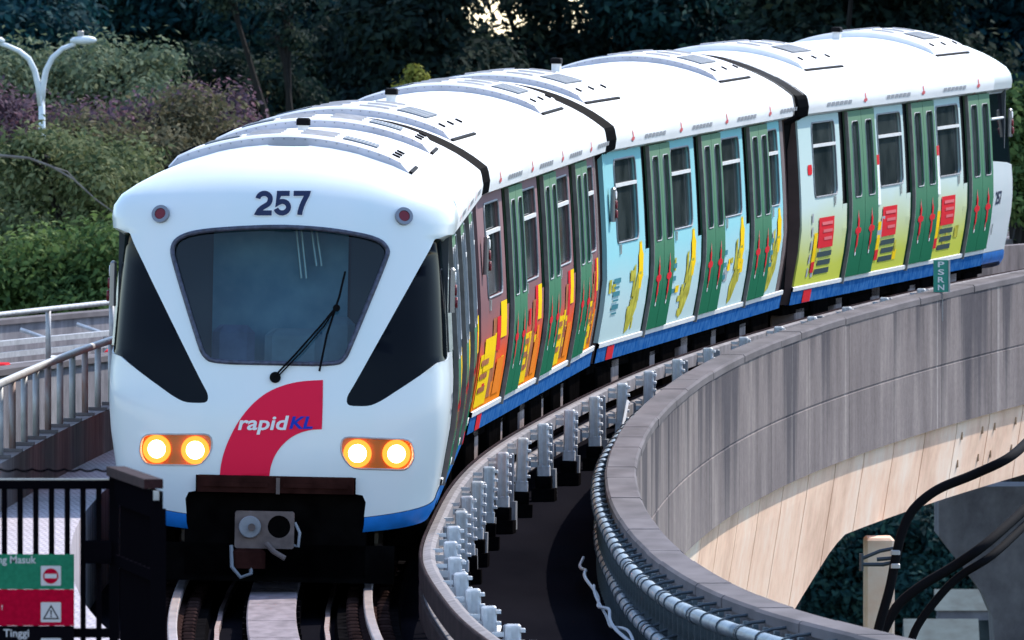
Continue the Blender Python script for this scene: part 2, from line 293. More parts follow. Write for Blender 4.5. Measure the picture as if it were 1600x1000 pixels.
# ------------------------------------------------------------------ mesh helpers
class MB:
    def __init__(s): s.v = []; s.f = []
    def add(s, vs, fs):
        k = len(s.v); s.v += [tuple(v) for v in vs]; s.f += [tuple(i+k for i in f) for f in fs]; return s
    def box(s, c, d, rot=None, ch=0.0):
        """box of size d about c; ch chamfers the four vertical edges and the top"""
        x, y, z = (q/2 for q in d)
        if ch:
            k = min(ch, x*.9, y*.9)
            ring = [(x,-y+k),(x,y-k),(x-k,y),(-x+k,y),(-x,y-k),(-x,-y+k),(-x+k,-y),(x-k,-y)]
            vs = [Vector((a,b,-z)) for a,b in ring]+[Vector((a,b,z-k)) for a,b in ring]
            vs += [Vector((a*(x-k)/x, b*(y-k)/y, z)) for a,b in ring]
            fs = [tuple(range(7,-1,-1)), tuple(range(16,24))]
            for r in (0, 8):
                fs += [(r+i, r+(i+1)%8, r+8+(i+1)%8, r+8+i) for i in range(8)]
        else:
            vs = [Vector((a*x,b*y,e*z)) for e in (-1,1) for a,b in ((-1,-1),(1,-1),(1,1),(-1,1))]
            fs = [(3,2,1,0),(4,5,6,7),(0,1,5,4),(1,2,6,5),(2,3,7,6),(3,0,4,7)]
        if rot is not None: vs = [rot @ v for v in vs]
        return s.add([Vector(c)+v for v in vs], fs)
    def tube(s, pts, r, n=8, cap=True, r2=None):
        pts = [Vector(p) for p in pts]; k0 = len(s.v); N = len(pts)
        up = Vector((0,0,1)); prev = None
        for i, p in enumerate(pts):
            t = (pts[min(i+1,N-1)]-pts[max(i-1,0)]).normalized()
            if prev is None:
                a = t.cross(up)
                if a.length < .05: a = t.cross(Vector((1,0,0)))
                a.normalize()
            else:
                a = (prev - t*prev.dot(t)).normalized()
            prev = a; b = t.cross(a)
            rr = r if r2 is None else r+(r2-r)*i/max(1,N-1)
            for j in range(n):
                q = 2*math.pi*j/n; s.v.append(tuple(p+a*math.cos(q)*rr+b*math.sin(q)*rr))
        for i in range(N-1):
            for j in range(n):
                s.f.append((k0+i*n+j, k0+i*n+(j+1)%n, k0+(i+1)*n+(j+1)%n, k0+(i+1)*n+j))
        if cap:
            s.f.append(tuple(k0+j for j in range(n-1,-1,-1))); s.f.append(tuple(k0+(N-1)*n+j for j in range(n)))
        return s
    def disc(s, c, nrm, r, th, n=24, r_in=0.0):
        """short cylinder (or ring) along nrm"""
        nrm = Vector(nrm).normalized(); a = nrm.cross(Vector((0,0,1)))
        if a.length < .05: a = nrm.cross(Vector((1,0,0)))
        a.normalize(); b = nrm.cross(a); c = Vector(c); k = len(s.v)
        P = lambda rr, q, h: c+a*math.cos(q)*rr+b*math.sin(q)*rr+nrm*h
        for (rr, h) in ((r,0),(r,th),(r_in,th),(r_in,0)) if r_in else ((r,0),(r,th*.7),(r*.93,th)):
            for j in range(n): s.v.append(tuple(P(rr, 2*math.pi*j/n, h)))
        rows = 4 if r_in else 3
        for i in range(rows if r_in else rows-1):
            for j in range(n):
                i2 = (i+1) % rows
                s.f.append((k+i*n+j, k+i*n+(j+1)%n, k+i2*n+(j+1)%n, k+i2*n+j))
        if not r_in: s.f.append(tuple(k+2*n+j for j in range(n)))
        return s
    def sweep(s, rows, closed=False, cap=False):
        """rows: list of equal-length lists of points -> quads"""
        n = len(rows[0]); k = len(s.v)
        for r in rows: s.v += [tuple(p) for p in r]
        for i in range(len(rows)-1):
            for j in range(n if closed else n-1):
                s.f.append((k+i*n+j, k+i*n+(j+1)%n, k+(i+1)*n+(j+1)%n, k+(i+1)*n+j))
        if cap and closed:
            s.f.append(tuple(k+j for j in range(n-1,-1,-1))); s.f.append(tuple(k+(len(rows)-1)*n+j for j in range(n)))
        return s
    def build(s, name, m, parent=None, smooth=False, **props):
        me = bpy.data.meshes.new(name); me.from_pydata(s.v, [], s.f); me.update()
        me.materials.append(M[m] if isinstance(m, str) else m)
        if smooth: me.polygons.foreach_set('use_smooth', [True]*len(me.polygons))
        o = bpy.data.objects.new(name, me); C.objects.link(o)
        if parent: o.parent = parent
        for k, v in props.items(): o[k] = v
        return o
def empty(name, label=None, cat=None, group=None, loc=None, mw=None, kind=None):
    o = bpy.data.objects.new(name, None); C.objects.link(o); o.empty_display_size = .2
    if mw is not None: o.matrix_world = mw
    elif loc is not None: o.location = loc
    if label: o['label'] = label
    if cat: o['category'] = cat
    if group: o['group'] = group
    if kind: o['kind'] = kind
    return o
def tag(o, label, cat, group=None):
    o['label'] = label; o['category'] = cat
    if group: o['group'] = group
    return o
def copy_tree(o, parent=None):
    c = o.copy(); C.objects.link(c); c.parent = parent
    for ch in list(o.children): copy_tree(ch, c)
    return c
ORD = ['first','second','third','fourth','fifth','sixth','seventh','eighth','ninth','tenth','eleventh','twelfth','thirteenth','fourteenth','fifteenth','sixteenth','seventeenth','eighteenth','nineteenth','twentieth','twenty-first','twenty-second','twenty-third','twenty-fourth','twenty-fifth','twenty-sixth','twenty-seventh','twenty-eighth','twenty-ninth','thirtieth','thirty-first','thirty-second','thirty-third','thirty-fourth','thirty-fifth','thirty-sixth']

def densify(poly, step):
    out = []
    for i, a in enumerate(poly):
        b = poly[(i+1) % len(poly)]; d = math.hypot(b[0]-a[0], b[1]-a[1]); n = max(1, int(math.ceil(d/step)))
        out += [(a[0]+(b[0]-a[0])*k/n, a[1]+(b[1]-a[1])*k/n) for k in range(n)]
    return out
def inside(p, poly):
    x, y = p; c = False; j = len(poly)-1
    for i in range(len(poly)):
        xi, yi = poly[i]; xj, yj = poly[j]
        if (yi > y) != (yj > y) and x < (xj-xi)*(y-yi)/(yj-yi)+xi: c = not c
        j = i
    return c
def dist_poly(p, poly):
    d = 9e9
    for i in range(len(poly)):
        ax, ay = poly[i]; bx, by = poly[(i+1) % len(poly)]; vx, vy = bx-ax, by-ay
        t = max(0, min(1, ((p[0]-ax)*vx+(p[1]-ay)*vy)/(vx*vx+vy*vy+1e-12)))
        d = min(d, math.hypot(p[0]-ax-t*vx, p[1]-ay-t*vy))
    return d
def patch(mb, outline, holes, fmap, step=.3, rim=0.0, off=0.0, extra_v=(), edge=None):
    """2-D region with holes, triangulated and laid on a curved surface by fmap(u, v, off); rim turns hole and outer edges inward"""
    edge = edge or step
    loops = [densify(outline, edge)] + [densify(h, edge) for h in holes]
    pts = []; ed = []
    for lp in loops:
        k = len(pts); pts += lp; ed += [(k+i, k+(i+1) % len(lp)) for i in range(len(lp))]
    us = [p[0] for p in loops[0]]; vs = [p[1] for p in loops[0]]
    U = np.arange(min(us)+step*.5, max(us), step); V = list(np.arange(min(vs)+step*.5, max(vs), step)) + [v for v in extra_v if min(vs) < v < max(vs)]
    for u in U:
        for v in V:
            q = (float(u), float(v))
            if inside(q, loops[0]) and not any(inside(q, h) for h in loops[1:]) and min(dist_poly(q, lp) for lp in loops) > step*.12: pts.append(q)
    vo, eo, fo, *_ = delaunay_2d_cdt([Vector(p) for p in pts], ed, [], 0, 1e-5)
    tr = []
    for f in fo:
        cx = sum(vo[i][0] for i in f)/len(f); cy = sum(vo[i][1] for i in f)/len(f)
        if inside((cx, cy), loops[0]) and not any(inside((cx, cy), h) for h in loops[1:]): tr.append(tuple(f))
    mb.add([fmap(v[0], v[1], off) for v in vo], tr)
    if rim:
        for lp in loops:
            a = [fmap(p[0], p[1], off) for p in lp]; b = [fmap(p[0], p[1], off-rim) for p in lp]; n = len(lp)
            mb.add(a+b, [(i, (i+1) % n, n+(i+1) % n, n+i) for i in range(n)])
    return mb
def rrect(x0, x1, y0, y1, r, n=4):
    o = []
    for cx, cy, a0 in ((x1-r,y0+r,-90),(x1-r,y1-r,0),(x0+r,y1-r,90),(x0+r,y0+r,180)):
        o += [(cx+r*math.cos(R(a0+90*k/n)), cy+r*math.sin(R(a0+90*k/n))) for k in range(n+1)]
    return o
def rpoly(pts, r, n=4):
    """polygon with rounded corners; r a number or one radius per corner"""
    o = []; N = len(pts)
    for i in range(N):
        a, b, c = Vector(pts[i-1]), Vector(pts[i]), Vector(pts[(i+1) % N]); rr = r[i] if isinstance(r, (list, tuple)) else r
        if rr <= 0: o.append(tuple(b)); continue
        d1 = (a-b); d2 = (c-b); k = min(rr, d1.length*.45, d2.length*.45); p = b+d1.normalized()*k; q = b+d2.normalized()*k
        for t in range(n+1):
            u = t/n; w = p*(1-u)**2+b*2*u*(1-u)+q*u*u; o.append((w.x, w.y))
    return o
def text2d(body, size=1.0, bold=0.0, shear=0.0, align='CENTER', res=3):
    cu = bpy.data.curves.new('t', 'FONT'); cu.body = body; cu.size = size; cu.offset = bold; cu.shear = shear; cu.resolution_u = res
    cu.align_x = align; cu.align_y = 'CENTER'; cu.fill_mode = 'FRONT'
    o = bpy.data.objects.new('t', cu); C.objects.link(o); dg = bpy.context.evaluated_depsgraph_get(); dg.update()
    me = bpy.data.meshes.new_from_object(o.evaluated_get(dg)); vs = [(v.co.x, v.co.y) for v in me.vertices]; fs = [tuple(p.vertices) for p in me.polygons]
    bpy.data.objects.remove(o); bpy.data.curves.remove(cu); bpy.data.meshes.remove(me)
    return vs, fs
def fit_text(vs, x0, x1, y0, y1):
    a = [v[0] for v in vs]; b = [v[1] for v in vs]; mx, Mx, my, My = min(a), max(a), min(b), max(b)
    return [(x0+(v[0]-mx)/(Mx-mx)*(x1-x0), y0+(v[1]-my)/(My-my)*(y1-y0)) for v in vs]

# ================================================================== GROUND
def ground():
    mb = MB(); mb.add([(-1500,-200,-9.0),(1500,-200,-9.0),(1500,5000,-9.0),(-1500,5000,-9.0)], [(0,1,2,3)])
    mb.build('ground', 'grass', kind='structure')
    r = MB(); r.add([(3,150,-8.996),(60,150,-8.996),(60,470,-8.996),(3,470,-8.996)], [(0,1,2,3)])
    r.build('road', 'asphalt', kind='structure')
ground()

# ================================================================== VIADUCT
def frange(a, b, st):
    n = max(1, int(round((b-a)/st))); return [a+(b-a)*i/n for i in range(n+1)]
Y0, Y1 = 72.0, 205.0
def viaduct():
    mb = MB()   # deck slab from the walkway to the inner parapet
    rows = [[(wallp.X(Y)-.3 if Y < 165 else track.P(Y,-2.4).x, Y, zt(Y)-.25), (para.X(Y)+.1, Y, zt(Y)-.25), (para.X(Y)+.1, Y, zt(Y)-.6), (wallp.X(Y)-.3 if Y < 165 else track.P(Y,-2.4).x, Y, zt(Y)-.6)] for Y in frange(Y0, Y1, 1.5)]
    mb.sweep(rows, closed=True, cap=True); mb.build('viaduct_deck', 'deck', kind='structure')
    # box girder, built of segments
    g = empty('box_girder', 'tan concrete box girder in segments carrying the curved railway under its parapet', 'girder', loc=(para.X(140),140,-2))
    inv = g.matrix_world.inverted() if False else Matrix.Translation(-Vector(g.location))
    def bot(Y):
        return float(np.interp(Y, [140,152,157.3,160.2,161.2], [-3.7,-3.25,-2.7,-2.15,-2.02]))
    def web(Y, z):     # how far the web leans in, by depth below the parapet's foot
        d = max(0, -1.10-z); return -(.05+.16*d)
    step = 2.6; Y = 84.0
    while Y < 200:
        a, b = Y+.03, Y+step-.03; rows = []
        for q in frange(a, b, .65):
            zb = bot(q); zs = list(np.linspace(-1.02, zb, 6)); out = [para.P(q, .11+web(q, z), z) for z in zs]
            rows.append([para.P(q, -1.2, -1.02)]+out+[para.P(q, -1.2, zb)])
        m = MB().sweep(rows, closed=True, cap=True); m.v = [tuple(inv @ Vector(v)) for v in m.v]
        o = m.build('segment', 'girder', g)
        if 168.5 < Y < 190:      # rows of formwork holes
            h = MB()
            for q in frange(a+.45, b-.45, 1.7):
                for zz in (-1.28, -1.62):
                    p = inv @ para.P(q, .11+web(q, zz)+.004, zz); h.box(p, (.02,.10,.09))
            h.build('tie_holes', 'tie', o, kind='stuff')
        Y += step
viaduct()

def parapet():
    g = empty('parapet', 'rain-streaked grey concrete parapet curving along the inner edge of the viaduct', 'parapet', loc=(para.X(130),130,0))
    inv = Matrix.Translation(-Vector(g.location)); Y = 76.0; st = 4.0
    while Y < 203:
        a, b = Y+.010, Y+st-.010
        rows = [[para.P(q,-.12,-.26), para.P(q,-.12,.46), para.P(q,.13,.46), para.P(q,.13,-.32), para.P(q,.12,-.325), para.P(q,.12,-.345), para.P(q,.13,-.35), para.P(q,.13,-1.08), para.P(q,-.12,-1.08)] for q in frange(a, b, .8)]
        m = MB().sweep(rows, closed=True, cap=True); m.v = [tuple(inv @ Vector(v)) for v in m.v]; o = m.build('panel', 'parapet', g)
        hs = [-.26,.46,.46,-.32,-.325,-.345,-.35,-1.08,-1.08]; at_ = o.data.attributes.new('hgt', 'FLOAT', 'POINT'); at_.data.foreach_set('value', np.array(hs*(len(m.v)//len(hs)), dtype=np.float32))
        Y += st
    Y = 76.0; st = 2.2; i = 0
    while Y < 203:
        a, b = Y+.012, Y+st-.012; j = random.uniform(-.004,.004); e = random.uniform(-.005,.005)
        rows = [[para.P(q,-.135+e,.465+j), para.P(q,-.135+e,.53+j), para.P(q,-.115+e,.55+j), para.P(q,.12+e,.55+j), para.P(q,.14+e,.53+j), para.P(q,.14+e,.465+j)] for q in frange(a, b, .4)]
        m = MB().sweep(rows, closed=True, cap=True); m.v = [tuple(inv @ Vector(v)) for v in m.v]; m.build('cap_block', 'cap', g)
        Y += st
parapet()

def pipes():
    def poff(Y): return -.20 - .09*max(0, min(1, (112-Y)/14))
    for nm, off, dz, r, lab in (('upper', 0.0, .40, .052, 'upper grey conduit pipe clamped along the inside of the curved parapet'), ('lower', .02, .06, .050, 'lower grey conduit pipe near the deck below the other pipe')):
        end = 152 if nm == 'upper' else 136
        t = empty('conduit_pipe', lab, 'pipe', 'conduit pipes along the parapet', loc=(para.X(100),100,0)); inv = Matrix.Translation(-Vector(t.location))
        Y = 84.0; k = 0
        while Y < end:
            L = 3.0; m = MB().tube([inv @ para.P(q, poff(q)+off, dz) for q in frange(Y+.01, min(end, Y+L)-.01, .5)], r, 12); m.build('pipe_length', 'pipe', t, smooth=True)
            q = Y; c = MB().tube([inv @ para.P(q-.07, poff(q)+off, dz), inv @ para.P(q+.07, poff(q)+off, dz)], r*1.16, 12); c.build('coupling', 'clamp', t); Y += L
        Y = 84.6
        while Y < end:
            p = inv @ para.P(Y, poff(Y)+off, dz); m = MB().tube([p+Vector((0,-.022,0)), p+Vector((0,.022,0))], r*1.2, 12)
            w = inv @ para.P(Y, -.13, dz+.03); m.tube([p+Vector((0,0,r)), p+Vector((.06,0,r+.02)), w+Vector((0,0,r))], .013, 6); m.build('clamp', 'clamp', t); Y += 1.05
    t = empty('pipe_support_rack', 'row of upright dark steel bars holding the pipes off the parapet', 'rack', loc=(para.X(100),100,0)); inv = Matrix.Translation(-Vector(t.location))
    proto = None
    for Y in frange(84, 130, .55):
        p = inv @ para.P(Y, -.165, 0)
        if proto is None:
            m = MB(); m.box((0,0,.10),(.035,.07,.70)); m.box((-.03,0,.10),(.03,.02,.66)); proto = m.build('upright_bar', 'bars', t); o = proto
        else:
            o = proto.copy(); C.objects.link(o); o.parent = t
        o.location = p; o.rotation_euler = (0,0,-math.atan(para.d(Y)))
    m = MB()
    for k, (dz, so) in enumerate(((-.20,.0),)):
        pts = [para.P(Y, -.345+.02*math.sin(Y*1.6)+.015*math.sin(Y*.7), -.03+.04*math.sin(Y*.9)) for Y in frange(84, 118, .25)]
        tag(MB().tube(pts, .014, 6).build('signal_cable', 'cablewhite'), 'thin white cable lying loose on the deck outside the pipes', 'cable', 'loose white cables')
    pts = [para.P(Y, -.33+.015*math.sin(Y*1.4+1), -.06+.05*math.sin(Y*.8+.5)) for Y in frange(84, 112, .25)]
    tag(MB().tube(pts, .012, 6).build('signal_cable', 'cablewhite'), 'wavy white cable tucked between the lower pipe and the rack', 'cable', 'loose white cables')
pipes()

def track_parts():
    # running rails
    for sgn, lab in ((-1,'left running rail with worn bright head ahead of the train'), (1,'right running rail with worn bright head ahead of the train')):
        t = empty('running_rail', lab, 'rail', 'running rails of the track', loc=(track.X(100),100,0)); inv = Matrix.Translation(-Vector(t.location))
        off = sgn*.75; Ys = frange(Y0, 200, 1.0)
        f = lambda pr: MB().sweep([[inv @ track.P(Y, off+a, b) for a, b in pr] for Y in Ys], closed=True, cap=True)
        f([(-.075,-.16),(-.075,-.145),(-.015,-.12),(-.012,-.045),(.012,-.045),(.015,-.12),(.075,-.145),(.075,-.16)]).build('web', 'railweb', t)
        f([(-.036,-.044),(-.036,-.008),(-.028,0),(.028,0),(.036,-.008),(.036,-.044)]).build('head', 'railtop', t)
        m = MB()
        for Y in frange(82, 118, .62):
            for s2 in (-1, 1):
                for k in range(3):
                    m.box(inv @ track.P(Y+.09*(k-1), off+s2*(.12), -.135+.02*(k==1)), (.10,.05,.07), ch=.015)
        m.build('rail_clips', 'railweb', t, kind='stuff')
        m = MB(); m.sweep([[inv @ track.P(Y, off+a, b) for a, b in ((-.26,-.245),(-.24,-.165),(.24,-.165),(.26,-.245))] for Y in Ys], closed=True, cap=True); m.build('plinth', 'block', t)
    t = empty('reaction_rail', 'flat grey aluminium reaction rail in plates down the middle of the track', 'rail', loc=(track.X(100),100,0)); inv = Matrix.Translation(-Vector(t.location))
    Y = 73.0
    while Y < 126:
        MB().sweep([[inv @ track.P(q, a, b) for a, b in ((-.19,-.07),(-.19,-.045),(-.18,-.035),(.18,-.035),(.19,-.045),(.19,-.07))] for q in frange(Y+.02, Y+2.98, .6)], closed=True, cap=True).build('plate', 'lim', t)
        m = MB()
        for q in (Y+.5, Y+1.5, Y+2.5): m.box(inv @ track.P(q, 0, -.165), (.44,.18,.18))
        m.build('support', 'block', t); Y += 3.0
    for off, lab in ((-.42,'thin rusty guide strip left of the reaction rail'), (.43,'thin rusty guide strip right of the reaction rail')):
        m = MB().sweep([[track.P(Y, off+a+.003*math.sin(Y*1.9), b) for a, b in ((-.018,-.249),(-.018,-.19),(.018,-.19),(.018,-.249))] for Y in frange(80, 118, .4)], closed=True, cap=True)
        tag(m.build('guide_strip', 'galvrust'), lab, 'strip', 'strips beside the reaction rail')
track_parts()

def power_rails():
    Ys = frange(80, 190, .8)
    for dz, lab in ((.36,'upper power rail beam running along the inner side of the track'), (.10,'lower power rail beam under the upper one')):
        t = empty('power_rail', lab, 'rail', 'power rails on brackets', loc=(power.X(100),100,0)); inv = Matrix.Translation(-Vector(t.location))
        MB().sweep([[inv @ power.P(Y, a, dz+b) for a, b in ((-.02,-.06),(-.02,.06),(.04,.075),(.075,.06),(.075,-.06))] for Y in Ys], closed=True, cap=True).build('beam', 'prail', t)
        MB().sweep([[inv @ power.P(Y, a, dz+b) for a, b in ((-.050,-.10),(-.050,.065),(-.042,.075),(-.025,.075),(-.025,-.10))] for Y in Ys], closed=True, cap=True).build('cover', 'prailcover', t)
    # brackets
    def make():
        t = empty('power_rail_bracket')
        MB().box((.0,0,-.19),(.22,.30,.12)).box((.0,0,-.08),(.15,.20,.14), ch=.01).build('base_block', 'block', t)
        m = MB(); m.box((0,0,.24),(.105,.09,.50), ch=.012); m.box((0,0,.04),(.12,.12,.10), ch=.01); m.box((-.025,-.05,.27),(.03,.03,.40)); m.box((.035,-.05,.27),(.015,.03,.40))
        for zz in (.13,.21,.29,.37,.45): m.box((.062,-.01,zz),(.04,.07,.028), ch=.006)
        m.build('post', 'bracket', t)
        m = MB(); m.box((-.02,.75,.25),(.09,.06,.44), ch=.012); m.box((-.02,.75,-.11),(.14,.16,.28)); m.build('back_plate', 'bracket2', t)
        for zz in (.36,.10): MB().box((-.10,0,zz),(.12,.06,.05)).box((-.10,.0,zz+.06),(.08,.045,.03)).build('arm', 'bracket', t)
        return t
    proto = make(); Y = 86.0; i = 0
    while Y < 172:
        o = proto if i == 0 else copy_tree(proto)
        p = power.P(Y, .20, .0); o.location = p; o.rotation_euler = (random.uniform(-.02,.02), random.uniform(-.03,.03), -math.atan(power.d(Y))+random.uniform(-.06,.06))
        tag(o, f'pale grey ribbed power rail bracket, {ORD[i]} from the nearest along the rail', 'bracket', 'power rail brackets beside the track')
        Y += 3.15; i += 1
    m = MB(); p = power.P(141,.3,-.2); m.tube([p, p+Vector((.12,1.2,.55))], .016, 6); tag(m.build('brace_rod','cablewhite'), 'slanted white rod leaning against a power rail bracket beside the parapet', 'rod')
    for (px, py, Yd), lab in (((768,861,109),'small scrap of white litter on the dark deck nearer the brackets'), ((744,893,104),'flat white litter strip on the dark deck')):
        m = MB(); q = at(px, py, Yd); q.z = zt(Yd)-.245; m.add([q+Vector(v) for v in ((-.06,-.2,0),(.07,-.15,.0),(.08,.2,.03),(.0,.3,.07),(-.07,.15,.02),(0,0,.05))], [(0,1,5),(1,2,5),(2,3,5),(3,4,5),(4,0,5)])
        tag(m.build('litter', 'print_white'), lab, 'litter', 'litter on the deck')
power_rails()

# ================================================================== LEFT WALKWAY, WALL AND RAILING
def walkway():
    Ys = frange(80, 160, 1.0); m = MB()
    def dzw(Y): return .60
    m.sweep([[(wallp.X(Y)-.02, Y, zt(Y)-.24),(wallp.X(Y)-.02, Y, zwalk(Y)+dzw(Y)),(track.P(Y,-1.50).x, Y, zwalk(Y)+dzw(Y)),(track.P(Y,-1.50).x, Y, zt(Y)-.24)] for Y in Ys], closed=True, cap=True)
    m.build('walkway', 'walkway', kind='structure')
    t = empty('low_wall', 'low stained concrete wall along the left walkway carrying the tube railing', 'wall', loc=(wallp.X(115),115,.6)); inv = Matrix.Translation(-Vector(t.location))
    Y = 82.0
    while Y < 160:
        m = MB().sweep([[inv @ wallp.P(q, a, b) for a, b in ((-.16,-.3),(-.16,.985),(.0,.985),(.0,.55))] for q in frange(Y+.008, Y+3.992, 1.0)], closed=True, cap=True); m.build('wall_length', 'wall', t); Y += 4
    r = empty('tube_railing', 'galvanised tube railing with rust-streaked posts on the low wall beside the train', 'railing', loc=(wallp.X(115),115,1.0)); inv = Matrix.Translation(-Vector(r.location))
    MB().tube([inv @ wallp.P(q, -.08, 1.585) for q in frange(84, 160, 1.0)], .034, 10).build('top_rail', 'galv', r, smooth=True)
    for i, Y in enumerate(frange(84, 160, 1.9)):
        p = inv @ wallp.P(Y, -.08, 0); k = Vector((0,0,1))
        MB().tube([p+k*.985, p+k*1.56], .030, 10).build('post', 'galvrust' if i % 3 == 1 else 'galv', r, smooth=True)
        MB().box(p+k*1.0, (.17,.17,.025)).build('base_plate', 'cap', r)
walkway()

# the neighbouring viaduct beyond, with its own track
nb = Path([(120,-14.0),(150,-9.6),(165,-7.35),(181,-4.75),(205,.4),(230,6.6),(260,15.0)])
def nbz(Y): return .34 + .005*(Y-165) + (.013*(Y-200) if Y > 200 else 0)
def NB(Y, off, z):
    k = nb.d(Y); l = math.hypot(1, k); return Vector((nb.X(Y)+off/l, Y-off*k/l, nbz(Y)+z))
def neighbour():
    t = empty('neighbour_viaduct', 'second viaduct with its own track curving behind the train on the left', 'viaduct', loc=NB(175,0,0)); inv = Matrix.Translation(-Vector(t.location)); Ys = frange(122, 258, 2.0)
    sw = lambda pr: MB().sweep([[inv @ NB(Y, a, b) for a, b in pr] for Y in Ys], closed=True, cap=True)
    sw([(-.15,.0),(.12,.0),(.12,-1.5),(-.15,-1.5)]).build('edge_wall', 'wall2', t)
    sw([(-.20,.002),(.17,.002),(.17,.075),(-.20,.075)]).build('kerb', 'cap', t)
    sw([(-.15,-.42),(-4.5,-.42),(-4.5,-.8),(-.15,-.8)]).build('deck', 'cap', t)
    sw([(-4.6,-.5),(-4.6,.14),(-4.4,.14),(-4.4,-.5)]).build('far_parapet', 'wall2', t)
    sw([(-4.65,.142),(-4.65,.21),(-4.35,.21),(-4.35,.142)]).build('coping', 'cap', t)
    sw([(-1.3,-.40),(-1.3,-.12),(-1.1,-.12),(-1.1,-.40)]).build('cable_trough', 'block', t)
    for o in (-1.6, -3.0): sw([(o-.04,-.4),(o-.04,-.25),(o+.04,-.25),(o+.04,-.4)]).build('running_rail', 'railtop', t)
    for z in (-.24, -.08): sw([(-3.75,z),(-3.75,z+.07),(-3.65,z+.07),(-3.65,z)]).build('power_rail', 'galv', t)
    for i, Y in enumerate(frange(126, 250, 3.1)):
        MB().tube([inv @ NB(Y,-3.7,-.4), inv @ NB(Y,-3.7,-.05), inv @ NB(Y+.0,-4.1,.08)], .035, 6).build('power_bracket', 'bracket', t)
    for i, Y in enumerate(frange(126, 250, 3.4)):
        m = MB().box(inv @ NB(Y,-1.2,-.07),(.24,1.1,.10), ch=.02); m.build('cover_block', 'print_red' if i % 2 else 'sill', t)
    r = empty('far_railing', 'pale tube railing along the near edge of the second viaduct', 'railing', loc=NB(175,0,0))
    MB().tube([inv @ NB(Y,-.02,.73) for Y in Ys], .034, 8).build('top_rail', 'galv', r, smooth=True)
    for Y in frange(127, 251, 4.05):
        MB().tube([inv @ NB(Y,-.02,.075), inv @ NB(Y,-.02,.71)], .034, 8).build('post', 'galv', r, smooth=True)
    b = MB().box(NB(160,-5.0,.3),(.5,.5,1.5), ch=.03); tag(b.build('signal_cabinet','lampwhite'), 'pale blue-grey cabinet behind the second viaduct at the left edge', 'cabinet')
    # outer parapet of the train's own viaduct, seen past the last car
    m = MB().sweep([[track.P(Y, a, b-.012*(Y-180)) for a, b in ((-2.5,-.7),(-2.5,.42),(-2.3,.42),(-2.3,-.7))] for Y in frange(166, 222, 1.5)], closed=True, cap=True)
    tag(m.build('outer_parapet','wall'), 'brownish outer parapet of the viaduct seen past the rear of the train', 'parapet')
    m = MB().sweep([[track.P(Y, 1.25+a, .05+b-.012*(Y-180)) for a, b in ((-.05,-.1),(-.05,.05),(.08,.05),(.08,-.1))] for Y in frange(183, 215, 1.5)], closed=True, cap=True)
    tag(m.build('power_rail_cover','print_white'), 'white covered power rail beyond the rear of the train', 'rail')
neighbour()

# ================================================================== TRAIN
HWT = [(0.30,1.165),(0.6,1.20),(0.75,1.225),(1.0,1.265),(1.23,1.30),(1.45,1.318),(1.65,1.318),(1.85,1.306),(2.3,1.278),(2.785,1.238),(2.825,1.322),(2.93,1.335),(3.02,1.318),(3.06,1.293)]
_hz = [a for a, b in HWT]; _hx = [b for a, b in HWT]
WS = 1.03
def hw(z):
    if z < 3.06: return WS*float(np.interp(z, _hz, _hx))
    return WS*math.sqrt(max(.0004, 4.84-(z-1.3)**2))*(1-.012*max(0,min(1,(3.2-z)/.14)))
def hwb(z):
    if z <= 2.3 or z >= 3.06: return hw(z)
    return WS*float(np.interp(z, [2.3,2.55,2.8,2.93,3.06], [1.278,1.276,1.288,1.298,1.293]))
_nz = np.linspace(.2, 3.52, 400); _ny = np.interp(_nz, [.2,.6,1.0,1.4,1.9,2.4,2.8,3.0,3.2,3.35,3.45,3.52],[.16,.05,.0,.01,.08,.18,.28,.34,.45,.64,.96,1.75])
_k = np.hanning(41); _k /= _k.sum(); _nys = np.convolve(np.pad(_ny, 20, mode='edge'), _k, mode='same')[20:-20]
def nose(z): return float(np.interp(z, _nz, _nys))
YB = 2.3                              # where the moulded nose meets the straight body
_ph = np.linspace(0, math.pi/2, 600); _n = 2.9
_ux = np.sin(_ph)**(2/_n); _uy = 1-np.cos(_ph)**(2/_n)
_arc = np.concatenate([[0], np.cumsum(np.hypot(np.diff(_ux)*1.3, np.diff(_uy)*.62))]); _arc /= _arc[-1]
def nose_pt(s, z):
    a = abs(s); sg = 1 if s >= 0 else -1; q = max(0, min(1, (a-.70)/.24)); q = q*q*(3-2*q); h = hwb(z)*(1-q)+hw(z)*q; n0 = nose(z); D = min(.62, YB-.05-n0)
    if a <= 1: return Vector((sg*h*float(np.interp(a, _arc, _ux)), n0+D*float(np.interp(a, _arc, _uy)), z))
    return Vector((sg*h, n0+D+(YB-n0-D)*(a-1), z))
def nose_map(s, z, off=0.0):
    p = nose_pt(s, z)
    if not off: return p
    e = .004; zz = z if z < 3.49 else 3.49
    du = nose_pt(s+e, zz)-nose_pt(s-e, zz); dv = nose_pt(s, min(3.498, zz+e))-nose_pt(s, zz-e); n = du.cross(dv)
    if n.length < 1e-9: return p
    return p+n.normalized()*off
def s_of_x(x, z):
    a = min(1, abs(x)/hwb(z)); return math.copysign(float(np.interp(a, _ux, _arc)), x)
def s_of_y(y, z, sg=1):
    n0 = nose(z); D = min(.62, YB-.05-n0)
    if y <= n0+D: return sg*float(np.interp((y-n0)/D, _uy, _arc))
    return sg*(1+(y-n0-D)/(YB-n0-D))
def fl(px, py):
    """a point of the photographed front, as local x and z"""
    x = (px-442.0)/195.0; py = py-(px-442)*.0213
    return x, HC-(py-110.0)/195.0
def flS(px, py): x, z = fl(px, py); return (s_of_x(x, z), z)
def sym(pts_right):   # average outline for both sides is not needed: mirrored from the given half
    return pts_right
def side_map(sg):
    return lambda y, z, off=0.0: Vector((sg*(hw(min(z,2.785))+off), y, z))
